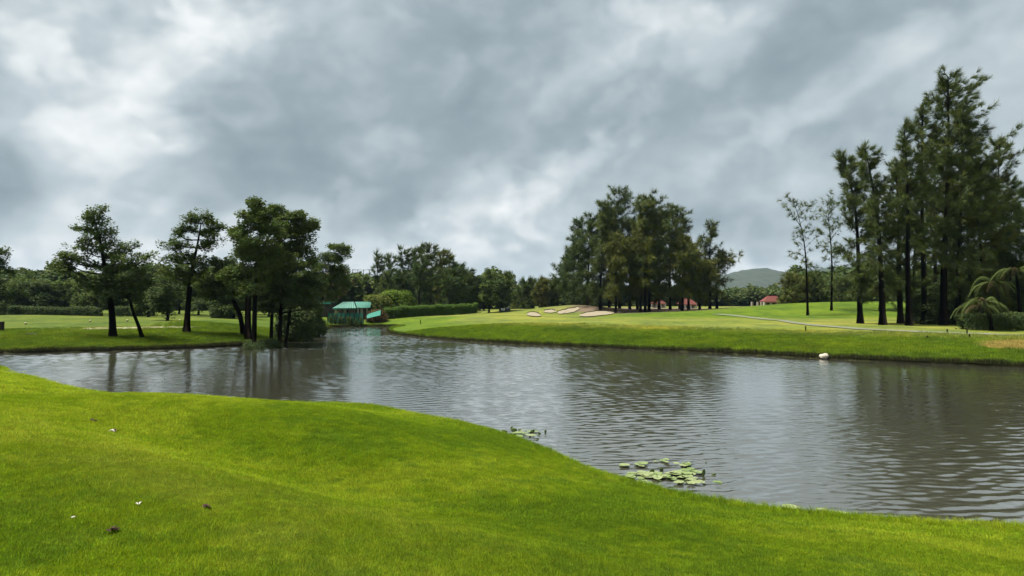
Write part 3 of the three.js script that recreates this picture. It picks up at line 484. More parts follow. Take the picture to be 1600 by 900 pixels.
// ---- trees along the back of the left lawn
const backLeft = [[-8, 82, 392, 34], [18, 96, 438, 34], [42, 98, 444, 30], [66, 94, 440, 36], [92, 97, 440, 34], [116, 95, 441, 32], [135, 100, 438, 30], [150, 90, 432, 26], [240, 92, 434, 30], [262, 72, 438, 34], [232, 84, 440, 30], [340, 90, 430, 40], [310, 96, 440, 36], [200, 98, 445, 34], [172, 96, 445, 34], [365, 84, 440, 36], [280, 100, 444, 34], [420, 92, 440, 40], [456, 96, 440, 40], [400, 100, 440, 40]];
backLeft.sort((a, b) => a[0] - b[0]).forEach(([px, d, top, r], i) => {
  const R = rng(1500 + i * 7), bp = 468 + (EYE - spot(px, d).y) * F / d, cl = [];
  for (let k = 0; k < 8; k++) cl.push([px + (R() - 0.5) * r * 1.3, mix(top + 5, bp - 14, Math.pow(k / 7, 0.9)), r * (0.3 + 0.22 * R()), 7 + 3 * R(), 0.9]);
  pixelTree(`round-headed tree, ${ord[i]} from left at the back of the left lawn`, 'trees at the back of the left lawn', px, d, [[px, bp, 0.2], [px + 1, mix(bp, top, 0.3), 0.16], [px + (R() - 0.5) * 6, mix(bp, top, 0.65), 0.09], [px + (R() - 0.5) * 8, top + 6, 0.03]], cl, { seed: 1600 + i, spray: SPRAY.leafFar, size: 0.62, dens: 0.8, fol: i === 9 ? FOL.lime : i % 3 ? FOL.broad : FOL.dark, limbR: 0.06 });
});
console.log('trees done');

// ---------------------------------------------------------------- palms under the right grove
function palm(label, px, d, H, seed, n, lean) {
  const b = spot(px, d), R = rng(seed), t = thing('palm_tree', label, 'palm tree', b, 'palms under the right grove'), ax = [];
  for (let i = 0; i <= 6; i++) { const f = i / 6; ax.push(V3(lean * f * f, -0.2 + (H + 0.2) * f, 0)); }
  part('trunk', tube(ax, ax.map((_, i) => 0.14 - 0.008 * i), 8), BARK.grey, t);
  for (let k = 0; k < n; k++) {
    const a = k / n * 6.283 + R() * 0.5, L = 1.5 + R() * 0.7, up = 0.25 + R() * 0.95, rac = [], pos = [], idx = [];
    for (let i = 0; i <= 10; i++) { const u = i / 10; rac.push(V3(lean + Math.cos(a) * L * u * (1 - 0.18 * u), H + L * (up * u - (0.7 + up * 0.6) * u * u), Math.sin(a) * L * u * (1 - 0.18 * u))); }
    for (let i = 0; i < 76; i++) {
      const u = 0.14 + 0.86 * Math.floor(i / 2) / 38, s = i % 2 ? 1 : -1, j = Math.min(9, Math.floor(u * 10)), p = rac[j].clone().lerp(rac[j + 1], u * 10 - j), l = 0.5 * Math.sin(Math.PI * (0.15 + 0.8 * u)) + 0.12, nx = -Math.sin(a) * s, nz = Math.cos(a) * s, fx = Math.cos(a), fz = Math.sin(a), q = pos.length / 3, w = 0.019;
      pos.push(p.x - fx * w, p.y, p.z - fz * w, p.x + fx * w, p.y, p.z + fz * w, p.x + nx * l * 0.75 + fx * l * 0.5, p.y - l * (0.35 + 0.3 * R()), p.z + nz * l * 0.75 + fz * l * 0.5); idx.push(q, q + 1, q + 2);
    }
    const f = part('frond', geoFrom(pos, idx), k % 5 === 4 ? FOL.palmDry : FOL.frond, t);
    part('rachis', tube(rac, rac.map((_, i) => 0.028 - 0.0022 * i), 4), FOL.frond, f);
  }
  return t;
}
palm('short palm with drooping pale fronds in front of the dark hedge', 1549, 48, 2.0, 21, 11, -0.5);
palm('taller palm at the right edge under the grove', 1594, 51, 4.3, 22, 12, -0.3);
palm('bushy palm behind the short one under the grove', 1528, 51, 1.7, 23, 9, 0.1);
palm('palm with rust-tinged fronds between the other two', 1566, 52, 3.4, 24, 10, -0.6);

// ---------------------------------------------------------------- hedges
function hedge(label, pts, h, w, seed, o = {}) { // pts: ground points
  const base = pts[0].clone(), t = thing('hedge', label, 'hedge', base), R = rng(seed), list = [], curve = new THREE.CatmullRomCurve3(pts), len = curve.getLength();
  const n = Math.round(len * h * (o.n || 60) * 1.7), stems = [];
  for (let i = 0; i < len * 1.2; i++) { const p = curve.getPoint(R()), y0 = groundAt(p.x, p.z) - base.y; stems.push(tube([V3(p.x - base.x, y0 - 0.1, p.z - base.z), V3(p.x - base.x + (R() - 0.5) * 0.4, y0 + h * 0.8, p.z - base.z + (R() - 0.5) * 0.4)], [0.03, 0.012], 4)); }
  part('stems', mergeGeometries(stems), BARK.brown, t).userData.kind = 'stuff';
  for (let i = 0; i < n; i++) {
    const p = curve.getPoint(R()), top = R() < 0.4, y = top ? h * (0.92 + 0.12 * R() + 0.5 * n2(p.x * 0.7, p.z * 0.7, 3)) : h * R(), s = top ? (R() - 0.5) * w : (R() < 0.55 ? 0.5 * (0.85 + 0.2 * R()) : R() < 0.5 ? -0.5 : R() - 0.5) * w;
    list.push([p.x - base.x + (R() - 0.5) * 0.2, groundAt(p.x, p.z + s) - base.y + y, p.z - base.z + s, (R() - 0.5), top ? 1 : 0.5, s, (o.size || 1) * (0.7 + 0.6 * R())]);
  }
  crown('foliage', list, o.spray || SPRAY.leafSmall, o.fol || FOL.hedge, t, R, 0.45); return t;
}
hedge('long clipped green hedge running right from the hut', [spot(603, 92), spot(640, 94), spot(690, 98), spot(745, 108)], 1.25, 1.5, 31, { n: 70, spray: SPRAY.leaf, size: 0.8 });
hedge('dark clipped hedge at the back of the left lawn', [spot(-30, 92), spot(40, 90), spot(100, 89), spot(156, 88)], 0.95, 1.2, 32, { n: 70, spray: SPRAY.leaf, size: 0.8, fol: FOL.dark });
hedge('short clipped hedge behind the leaning tree', [spot(182, 88), spot(212, 88), spot(240, 89)], 1.1, 1.1, 33, { n: 70, spray: SPRAY.leaf, size: 0.8, fol: FOL.dark });
hedge('dark square-cut hedge between the two trunks left of the clump', [spot(332, 84), spot(350, 84), spot(368, 85)], 1.1, 1.1, 35, { n: 70, spray: SPRAY.leaf, size: 0.8, fol: FOL.dark });
hedge('dark hedge under the palms at the right edge', [spot(1502, 50), spot(1545, 49), spot(1600, 48.5), spot(1680, 48)], 1.0, 1.3, 34, { n: 80, spray: SPRAY.leaf, size: 0.7, fol: FOL.dark });
hedge('ivy-dark hedge below the tall trunks of the right grove', [spot(1432, 66), spot(1470, 63), spot(1500, 60), spot(1520, 57)], 2.6, 1.6, 36, { n: 60, spray: SPRAY.leaf, size: 1, fol: FOL.dark });

// ---------------------------------------------------------------- hut with a green roof, green netting, range frame
const GREEN = mat(0.05, 0.165, 0.125, 0.6), GREENDARK = mat(0.05, 0.24, 0.19, 0.6), CREAM = mat(0.36, 0.31, 0.26, 0.85), PINK = mat(0.2, 0.11, 0.1, 0.9), POLE = mat(0.28, 0.26, 0.22, 0.8), INSIDE = mat(0.05, 0.04, 0.035, 0.95), WHITE = mat(0.5, 0.5, 0.47, 0.6), BLACK = mat(0.02, 0.02, 0.02, 0.6), STEEL = mat(0.16, 0.17, 0.18, 0.6);
function quadRoof(list) { const pos = [], idx = []; for (const q of list) { const n = pos.length / 3; for (const p of q) pos.push(...p); idx.push(n, n + 1, n + 2); if (q.length === 4) idx.push(n, n + 2, n + 3); } return geoFrom(pos, idx).toNonIndexed(); }
{
  const d = 93, b = spot(551, d), m = d / F, t = thing('hut', 'small hut with a pale green hipped roof at the end of the water', 'hut', b);
  const ye = 478.5, toY = (py) => at(551, py, d).y - b.y, e = toY(481), r = toY(471.5), toX = (px) => (px - 551) * m;
  const roof = part('roof', quadRoof([
    [[toX(525), e, 1.7], [toX(562), e, 1.9], [toX(553), r, -0.3], [toX(536), r, -0.5]],
    [[toX(562), e, 1.9], [toX(577), e + 0.02, -0.6], [toX(576), r, -2.0], [toX(553), r, -0.3]],
    [[toX(525), e, 1.7], [toX(536), r, -0.5], [toX(530), r - 0.3, -2.6], [toX(522), e, -2.6]],
    [[toX(553), r, -0.3], [toX(576), r, -2], [toX(536), r - 0.01, -2.4], [toX(536), r, -0.5]]]), GREEN, t);
  for (let k = 1; k < 9; k++) { const f = k / 9; part('roof_seam', tube([V3(mix(toX(525), toX(562), f), e + 0.02, mix(1.7, 1.9, f)), V3(mix(toX(536), toX(553), f), r + 0.02, mix(-0.5, -0.3, f))], [0.025, 0.025], 4), GREENDARK, roof); }
  part('ridge_cap', tube([V3(toX(562), e + 0.03, 1.92), V3(toX(553), r + 0.03, -0.3)], [0.07, 0.07], 6), CREAM, roof);
  part('fascia', mergeGeometries([box(toX(562) - toX(525), 0.16, 0.05, (toX(562) + toX(525)) / 2, e - 0.09, 1.72)]), GREENDARK, roof);
  part('wall', box(toX(572) - toX(528), e + 0.1, 2.6, (toX(572) + toX(528)) / 2, e / 2 - 0.1, -1.0), INSIDE, t);
  for (const [x0, x1] of [[529, 536], [538, 542], [546, 556], [564, 568]]) part('wall_panel', box(toX(x1) - toX(x0), e * 0.55, 0.06, (toX(x1) + toX(x0)) / 2, e * 0.68, 0.36), x0 === 538 || x0 === 564 ? CREAM : PINK, t);
  for (const px of [528, 544, 563, 573]) part('post', box(0.14, e, 0.14, toX(px), e / 2 - 0.02, 1.35 - (px > 565 ? 1.5 : 0)), CREAM, t);
}
{
  const d = 96, b = spot(511, d), m = d / F, t = thing('shed', 'low shed with a flat green roof left of the hut', 'shed', b);
  const top = at(511, 472, d).y - b.y; part('roof', box(14 * m * 1.4, 0.12, 2.6, 0, top, 0), GREEN, t); part('wall', box(12 * m * 1.4, top - 0.06, 2.2, 0, top / 2 - 0.03, 0), INSIDE, t); part('fascia', box(14 * m * 1.4, 0.2, 0.05, 0, top - 0.16, 1.28), GREENDARK, t);
}
{
  const netTex = dataTex(64, (u, v) => { const a = (u * 16 % 1 < 0.62 || v * 16 % 1 < 0.62) ? 255 : 0; return [a, a, a]; }, false); netTex.repeat.set(6, 6);
  const NET = mat(0.015, 0.13, 0.09, 0.8, { alphaMap: netTex, alphaTest: 0.5 }), NETL = mat(0.05, 0.21, 0.16, 0.8, { alphaMap: netTex, alphaTest: 0.5 });
  const d = 87.6, b = spot(548, d), m = d / F, t = thing('net_fence', 'green netting fence hung on poles at the water end', 'fence', b), toX = (px) => (px - 548) * m, cols = [512, 519, 526, 533, 540, 547, 554, 561, 568];
  const H = at(548, 489, d).y - b.y;
  cols.forEach((px, i) => {
    part('post', tube([V3(toX(px), -0.3, 0.04), V3(toX(px), H + 0.5 + 0.3 * Math.sin(i * 3), 0.04)], [0.05, 0.045], 6), POLE, t);
    if (i < cols.length - 1) { const w = (cols[i + 1] - px) * m, g = new THREE.PlaneGeometry(w, H + 0.35, 6, 4), p = g.attributes.position; for (let k = 0; k < p.count; k++) p.setZ(k, 0.12 * Math.sin(p.getX(k) * 4 + i) * (0.5 - p.getY(k) / H)); g.translate(toX(px) + w / 2, (H + 0.35) / 2 - 0.35, 0); g.computeVertexNormals(); part('net_panel', g, i === 2 || i === 3 || i === 7 ? NETL : NET, t); }
  });
  part('rail', tube([V3(toX(512), 0.12, 0.1), V3(toX(568), 0.12, 0.1)], [0.05, 0.05], 5), POLE, t);
  for (let i = 0; i < 8; i++) { const R = rng(60 + i), px = 516 + i * 6.6 + R() * 2; bush(`narrow dark climbing shrub against the green netting, ${ord[i]} from left`, 'shrubs against the netting', px, 87, 0.34, 1.0 + R() * 0.5, { seed: 60 + i, n: 90, fol: i % 2 ? FOL.dark : FOL.broad, size: 0.9, name: 'climbing_shrub' }); }
  const t2 = thing('net_sheet', 'sloping bright green net sheet right of the hut', 'netting', spot(587, 89));
  const g = geoFrom([-1.0, 1.0, 0.5, 0.75, 1.55, 0.5, 0.8, 0.9, 1.0, -0.9, 0.5, 1.0], [0, 2, 1, 0, 3, 2], [0, 1, 1, 1, 1, 0, 0, 0]); part('net_panel', g, NETL, t2); part('post', tube([V3(0.75, -0.3, 0.5), V3(0.78, 2.3, 0.5)], [0.06, 0.05], 6), POLE, t2); part('post', tube([V3(-1, -0.3, 0.5), V3(-1, 1.3, 0.5)], [0.06, 0.05], 6), POLE, t2);
}
{
  const d = 170, b = spot(566, d), m = d / F, t = thing('range_net_frame', 'tall thin frame of a driving range net behind the hut', 'net frame', b), top = at(566, 421, d).y - b.y, toX = (px) => (px - 566) * m;
  for (const px of [544, 551, 559, 568, 577, 586]) part('pole', tube([V3(toX(px), -0.3, 0), V3(toX(px), top, 0)], [0.1, 0.08], 5), STEEL, t);
  for (let k = 0; k < 5; k++) part('cable', tube([V3(toX(544), top - k * 1.3, 0), V3(toX(566), top - k * 1.3 - 0.15, 0), V3(toX(586), top - k * 1.3, 0)], [0.04, 0.04, 0.04], 4), STEEL, t);
}
// ---------------------------------------------------------------- red-roofed houses beyond the mounds
function house(label, px, d, wpx, eavePy, ridgePy, seed) {
  const b = spot(px, d), m = d / F, w = wpx * m, t = thing('house', label, 'house', b, 'red-roofed houses'), e = at(px, eavePy, d).y - b.y, r = at(px, ridgePy, d).y - b.y, D = w * 0.7;
  const roof = part('roof', quadRoof([[[-w / 2, e, D / 2], [w / 2, e, D / 2], [w * 0.2, r, 0], [-w * 0.2, r, 0]], [[w / 2, e, D / 2], [w / 2, e, -D / 2], [w * 0.2, r, 0]], [[w / 2, e, -D / 2], [-w / 2, e, -D / 2], [-w * 0.2, r, 0], [w * 0.2, r, 0]], [[-w / 2, e, -D / 2], [-w / 2, e, D / 2], [-w * 0.2, r, 0]]]), mat(0.12, 0.04, 0.034, 0.85), t);
  part('ridge_cap', tube([V3(-w * 0.2, r, 0), V3(w * 0.2, r, 0)], [0.12, 0.12], 6), mat(0.3, 0.09, 0.07, 0.85), roof); part('fascia', box(w, 0.22, 0.08, 0, e - 0.12, D / 2 - 0.06), mat(0.42, 0.2, 0.17, 0.8), roof);
  part('wall', box(w * 0.82, e - 0.05, D * 0.6, 0, e / 2 - 0.08, -D * 0.1), CREAM, t);
  for (const x of [-0.24, 0.02, 0.26]) { const f = part('window', box(w * 0.13, e * 0.42, 0.06, x * w, e * 0.56, D * 0.2 + 0.03), INSIDE, t); part('frame', box(w * 0.135, 0.08, 0.1, x * w, e * 0.34, D * 0.2 + 0.05), WHITE, f); }
  for (const x of [-0.46, -0.16, 0.16, 0.46]) part('pillar', box(0.3, e, 0.3, x * w, e / 2 - 0.1, D / 2 - 0.35), WHITE, t);
}
house('red-roofed house with white pillars left of the green mound', 1206, 150, 32, 471, 462, 1);
house('red-roofed house half hidden behind the middle grove', 1073, 150, 28, 475, 466, 2);
house('red-roofed house behind the trunks of the right grove', 1318, 150, 34, 468, 458, 3);
house('small cream house glimpsed through the middle grove', 1028, 160, 22, 474, 467, 4);
for (const [px, d, w] of [[1175, 140, 'leftmost'], [1184, 139, 'middle'], [1190, 138, 'rightmost']]) tag(part(numbered('gate_post'), box(0.35, 1.5, 0.35, spot(px, d).x, spot(px, d).y + 0.7, -d), CREAM, scene), `short cream gate post left of the red-roofed house, ${w} of three`, 'post', 'gate posts by the house');
// ---------------------------------------------------------------- far hill and woods
{
  const d = 1500, m = d / F, pos = [], idx = [], col = [], prof = [[700, 466], [800, 461], [830, 456], [870, 459], [960, 462], [1040, 455], [1090, 447], [1120, 441], [1150, 434], [1175, 428], [1200, 426], [1225, 430], [1260, 434], [1320, 424], [1400, 436], [1500, 448], [1640, 462], [1800, 467]], R = rng(8);
  const top = (px) => { for (let i = 0; i < prof.length - 1; i++) if (px <= prof[i + 1][0]) { const f = (px - prof[i][0]) / (prof[i + 1][0] - prof[i][0]), s = f * f * (3 - 2 * f) * 0.5 + f * 0.5; return mix(prof[i][1], prof[i + 1][1], s); } return 467; };
  const nx = 500, nz = 40;
  for (let j = 0; j <= nz; j++) for (let i = 0; i <= nx; i++) {
    const px = 700 + 1100 * i / nx, f = j / nz, hgt = (468 - top(px)) * m * 1.16 + 6, z = -(d - 330 + 760 * f), bell = Math.pow(Math.sin(Math.PI * Math.min(1, f * 0.62 / 0.5 * 0.8)), 1.1) || 0;
    const x = (px - 800) * m, rough = 5 * Math.abs(n2(x * 0.03, z * 0.03, 3)) * 2 + 9 * n2(x * 0.011, z * 0.011, 3);
    pos.push(x, Math.max(-4, -3 + hgt * bell * (1 + (d - z - 2 * d) / d * 0.0) + rough * Math.min(1, bell * 1.4) + (R() - 0.5) * 1.6), z);
    const k = 0.75 + 0.5 * R(); col.push(0.017 * k, 0.026 * k, 0.013 * k);
    if (i && j) { const p = (j - 1) * (nx + 1) + i - 1, q = p + nx + 1; idx.push(p, p + 1, q, p + 1, q + 1, q); }
  }
  struct('hill', geoFrom(pos, idx, null, col), new THREE.MeshStandardMaterial({ vertexColors: true, roughness: 1, side: THREE.DoubleSide }));
}
function woods(label, x0, x1, d0, d1, hMin, hMax, n, seed, fol) {
  const R = rng(seed), list = [], cx = pixelX((x0 + x1) / 2, d0), b = V3(cx, groundAt(cx, -d0), -d0), o = new THREE.Group(); o.name = numbered('far_wood'); o.position.copy(b); scene.add(o);
  for (let i = 0; i < n; i++) { const d = mix(d0, d1, R()), px = mix(x0, x1, R()), x = pixelX(px, d), h = mix(hMin, hMax, 0.5 + 1.1 * n2(px * 0.045, d * 0.06 + seed, 3)) * Math.sqrt(R()); list.push([x - b.x, groundAt(x, -d) + h - b.y, -d - b.z, R() - 0.5, 1, R() - 0.5, 1.6 + R() * 1.3]); }
  tag(o, label, 'wood', null, 'stuff'); crown('foliage', list, SPRAY.leafFar, fol, o, R, 0.5);
}
woods('distant green wood below the hill', 1095, 1260, 190, 230, 1.5, 5.5, 5200, 41, FOL.far);
woods('distant wood behind the left lawn trees', -160, 560, 125, 150, 3, 8.5, 16000, 42, FOL.far);
woods('distant wood behind the middle grove', 790, 1110, 190, 230, 2, 6.5, 5600, 43, FOL.grey);
woods('distant wood behind the right grove', 1240, 1900, 125, 160, 3, 9, 12000, 44, FOL.dark);
woods('distant wood behind the hut and hedge', 540, 800, 140, 165, 3, 8, 6500, 45, FOL.grey);

// ---------------------------------------------------------------- bunkers
const SAND = mat(0.2, 0.172, 0.12, 0.97, { bumpMap: grassBump, bumpScale: 0.06 });
function bunker(label, px, py, wpx, hpx, turn) {
  const N = 40, R = rng(px), pos = [], idx = [], edge = [];
  const c = ground(px, py, 60, 150); pos.push(c.x, c.y + 0.12, c.z);
  const t = thing('sand_bunker', label, 'bunker', c, 'bunkers before the middle grove');
  for (let i = 0; i < N; i++) { const a = i / N * 6.283, k = 1 + 0.14 * Math.sin(a * 2 + px) + 0.08 * Math.sin(a * 3 + px * 2), qx = px + wpx / 2 * k * Math.cos(a), qy = py - hpx / 2 * k * Math.sin(a) - turn * Math.cos(a), g = ground(qx, qy, 60, 150); edge.push(g); pos.push(g.x, g.y + 0.1, g.z); idx.push(0, i + 1, (i + 1) % N + 1); }
  for (let i = 0; i < pos.length; i += 3) { pos[i] -= c.x; pos[i + 1] -= c.y; pos[i + 2] -= c.z; }
  part('sand', geoFrom(pos, idx), SAND, t);
  const lip = edge.slice(1, N / 2).map((g) => V3(g.x - c.x, g.y - c.y + 0.12, g.z - c.z));
  part('turf_lip', tube(lip, lip.map((p, i) => 0.02 + 0.06 * Math.sin((i + 0.5) / lip.length * Math.PI)), 5), mat(0.075, 0.11, 0.014, 0.95), t);
}
bunker('small oval sand bunker, leftmost of the four', 834, 492.3, 25, 5.5, -1); bunker('thin sand bunker at the back of the four', 859, 487.5, 22, 4, 0); bunker('slanting sand bunker climbing the mound', 889, 486.8, 34, 6, 4); bunker('largest oval sand bunker, rightmost of the four', 931, 491.5, 48, 7.5, 1.5);
// ---------------------------------------------------------------- small things on the course
{
  const b = ground(789, 487.6, 70, 130), d = -b.z, m = d / F, t = thing('mower', 'low dark mowing machine with two pale tanks parked on the far fairway', 'mower', b), w = 16 * m;
  part('deck', box(w, 0.16, 0.7, 0, 0.36, 0), BLACK, t); for (const x of [-0.42, 0.05, 0.4]) { const g = new THREE.CylinderGeometry(0.26, 0.26, 0.2, 14); g.rotateX(Math.PI / 2); g.translate(x * w, 0.26, 0.36); part('wheel', g, BLACK, t); }
  for (const x of [-0.3, -0.08]) part('tank', box(w * 0.15, 0.34, 0.4, x * w, 0.42, 0.42), WHITE, t); part('hood', box(w * 0.36, 0.3, 0.6, w * 0.28, 0.6, 0), STEEL, t); part('roll_bar', tube([V3(-w * 0.1, 0.4, -0.25), V3(-w * 0.1, 0.85, -0.25), V3(-w * 0.1, 0.85, 0.25), V3(-w * 0.1, 0.4, 0.25)], [0.03, 0.03, 0.03, 0.03], 5), BLACK, t);
}
function stake(label, px, py, h, m, dMin = 30) { const b = ground(px, py, dMin, 140); const t = thing('marker_stake', label, 'stake', b, 'marker stakes'); part('shaft', tube([V3(0, -0.1, 0), V3(0, h, 0)], [0.045, 0.04], 7), m, t); part('cap', tube([V3(0, h, 0), V3(0, h + 0.06, 0)], [0.06, 0.03], 7), m, t); }
const STAKE = mat(0.06, 0.05, 0.03, 0.8), YELLOW = mat(0.3, 0.28, 0.15, 0.6);
stake('short dark stake on the far bank near the hedge', 657, 507, 0.42, STAKE, 50); stake('short dark stake on the far bank left of the right grove', 1259, 519, 0.38, STAKE); stake('small dark stake on the bank before the right hedge', 1449, 530, 0.14, STAKE); stake('pale stake by the path under the palms', 1511, 523, 0.34, YELLOW); stake('dark stub right of the pale stake under the palms', 1515, 528, 0.14, STAKE); stake('small grey stake beside the right path end', 1480, 521, 0.22, POLE); stake('small pale stake at the hedge foot', 615, 499, 0.45, POLE, 70);
[[40, 507.5, 'leftmost pale tee marker on the left lawn'], [141, 503.5, 'pale tee marker left of the long-limbed tree'], [199, 503, 'pale tee marker right of the long-limbed trunk'], [281, 502.5, 'pale tee marker left of the straight black trunk']].forEach(([px, py, label]) => { const b = ground(px, py, 46, 120), t = thing('tee_marker', label, 'tee marker', b, 'tee markers on the left lawn'); const g = new THREE.SphereGeometry(0.1, 12, 8); g.scale(1, 0.8, 1); g.translate(0, 0.12, 0); part('ball', g, YELLOW, t); part('spike', tube([V3(0, -0.1, 0), V3(0, 0.08, 0)], [0.03, 0.03], 6), STEEL, t); });
{
  const b = ground(0, 518, 40, 100), m = -b.z / F, t = thing('litter_bin', 'dark brown square bin at the left edge of the lawn', 'bin', b), w = 8 * m, h = 14 * m; part('body', box(w, h, w, 0, h / 2, 0), mat(0.035, 0.025, 0.02, 0.8), t); part('lid', box(w * 1.06, 0.05, w * 1.06, 0, h + 0.026, 0), mat(0.03, 0.025, 0.02, 0.7), t);
}
{
  const g = new THREE.IcosahedronGeometry(0.34, 3), p = g.attributes.position; for (let i = 0; i < p.count; i++) { const k = 0.85 + 0.5 * fbm3(p.getX(i) * 2.6, p.getY(i) * 2.6, p.getZ(i) * 2.6 + 4, 3); p.setXYZ(i, p.getX(i) * k * 1.05, p.getY(i) * k * 0.55, p.getZ(i) * k * 0.8); } g.computeVertexNormals();
  const q = onWater(1283, 560), r = part('rock', g, mat(0.33, 0.3, 0.24, 0.9), scene); r.position.set(q[0], 0.17, q[1] + 0.45); r.rotation.y = 0.4; tag(r, 'pale boulder at the waterline of the far bank', 'rock');
  const d = ground(48, 524, 40, 100), g2 = new THREE.SphereGeometry(0.6, 14, 8); g2.scale(1, 0.22, 0.6); const s = part('soil_heap', g2, mat(0.03, 0.027, 0.015, 1), scene); s.position.copy(d); tag(s, 'small dark heap of soil on the left lawn', 'soil heap');
}
// ---------------------------------------------------------------- water lilies
function padGeo(r, seed, curl) { const R = rng(seed), pos = [0, 0.0, 0], idx = [], N = 20, uv = []; for (let i = 0; i <= N; i++) { const a = 0.16 + (6.283 - 0.32) * i / N, k = r * (1 + 0.05 * Math.sin(a * 3 + seed)); pos.push(Math.cos(a) * k, curl * (0.02 + 0.04 * R()) + curl * 0.09 * Math.max(0, Math.sin(a * 2 + seed)), Math.sin(a) * k); if (i) idx.push(0, i + 1, i); } return geoFrom(pos, idx); }
const PAD = [mat(0.13, 0.17, 0.06, 0.5), mat(0.1, 0.145, 0.04, 0.5), mat(0.16, 0.19, 0.08, 0.5)], PADDARK = mat(0.05, 0.08, 0.015, 0.6), PADEDGE = mat(0.02, 0.03, 0.01, 0.8);
function lilies(label, px, py, spots, uprights, seed) {
  const c = onWater(px, py), t = thing('water_lily', label, 'water lily', V3(c[0], 0.0, c[1])), R = rng(seed), geos = [0, 1, 2, 3, 4].map((k) => padGeo(1, seed + k, k > 3 ? 2.2 : 0.8));
  for (const [x, y, s] of spots) { const p = onWater(x, y), o = part('lily_pad', geos[Math.floor(R() * 5)], PAD[Math.floor(R() * 3)], t); o.position.set(p[0] - c[0], 0.022 + R() * 0.02, p[1] - c[1]); o.rotation.set((R() - 0.5) * 0.14, R() * 6.28, (R() - 0.5) * 0.14); o.scale.setScalar(s); }
  for (const [x, y, h, w] of uprights) { const p = onWater(x, y), g = new THREE.SphereGeometry(1, 10, 8); g.scale(w, h / 2, w * 0.25); g.translate(0, h * 0.45, 0); const o = part('folded_leaf', g, PADDARK, t); o.position.set(p[0] - c[0], 0, p[1] - c[1]); o.rotation.set(0.1, (R() - 0.5) * 0.8, (R() - 0.5) * (h < 0.1 ? 1.2 : 0.2)); }
}
{
  const R = rng(91), s = [], add = (x, y, n, rx, ry) => { for (let i = 0; i < n; i++) { const a = R() * 6.28, q = Math.sqrt(R()); s.push([x + Math.cos(a) * rx * q, y + Math.sin(a) * ry * q, 0.05 + R() * 0.06]); } };
  add(1006, 727, 5, 16, 3); add(1034, 723, 4, 10, 4); add(1060, 728, 5, 14, 3); add(978, 729, 2, 6, 2); add(1012, 745, 24, 30, 6); add(1050, 745, 28, 34, 6); add(1080, 739, 10, 14, 5); add(1075, 755, 12, 20, 4); add(1010, 756, 4, 8, 2); add(1118, 755, 2, 8, 2);
  lilies('patch of pale green water lily pads floating near the grass bank', 1040, 743, s, [[1099, 744, 0.15, 0.035], [1019, 740, 0.1, 0.055], [1032, 736, 0.07, 0.05], [1004, 745, 0.06, 0.03], [1046, 749, 0.03, 0.08], [1030, 752, 0.03, 0.08], [1062, 753, 0.04, 0.1], [997, 754, 0.03, 0.06], [1115, 742, 0.03, 0.06], [1078, 730, 0.05, 0.02], [1103, 724, 0.03, 0.02], [1070, 747, 0.03, 0.08], [1024, 744, 0.05, 0.03], [1056, 744, 0.05, 0.03]], 7);
  const s2 = []; for (let i = 0; i < 12; i++) s2.push([800 + R() * 40, 672 + R() * 13, 0.08 + R() * 0.06]);
  lilies('small sparse group of lily leaves beside the bank edge', 812, 677, s2, [[803, 675, 0.12, 0.09], [788, 675, 0.06, 0.08], [800, 669, 0.05, 0.04], [812, 672.5, 0.05, 0.04], [833, 676, 0.09, 0.07], [842, 678, 0.05, 0.05], [852, 676, 0.08, 0.03], [829, 683, 0.04, 0.04], [815, 681, 0.03, 0.07], [838, 688, 0.02, 0.04]], 8);
  const s3 = [[1195, 794, 0.09], [1235, 794, 0.13], [1240, 796, 0.1], [1285, 800, 0.08], [1295, 803, 0.1], [1310, 805, 0.12], [1324, 806, 0.1], [1190, 795, 0.08]];
  lilies('scattered lily pads along the water edge at lower right', 1250, 799, s3, [[1280, 797, 0.04, 0.04], [1287, 799, 0.03, 0.04]], 9);
}
// ---------------------------------------------------------------- grass: blades on the near bank, coarser tufts on the far bank
function tuft(n, R, h, w, spread) { const pos = [], idx = []; for (let i = 0; i < n; i++) { const a = R() * 6.28, q = spread * Math.sqrt(R()), x = Math.cos(a) * q, z = Math.sin(a) * q, b = R() * 6.28, L = h * (0.55 + 0.8 * R()), lx = Math.cos(b) * L * (0.25 + 0.6 * R()), lz = Math.sin(b) * L * (0.25 + 0.6 * R()), sx = -Math.sin(b + 0.8) * w, sz = Math.cos(b + 0.8) * w, p = pos.length / 3; pos.push(x - sx, -0.006, z - sz, x + sx, -0.006, z + sz, x + lx * 0.4 - sx * 0.8, L * 0.62, z + lz * 0.4 - sz * 0.8, x + lx * 0.4 + sx * 0.8, L * 0.62, z + lz * 0.4 + sz * 0.8, x + lx, L * 0.95, z + lz); idx.push(p, p + 1, p + 2, p + 1, p + 3, p + 2, p + 2, p + 3, p + 4); } return geoFrom(pos, idx); }
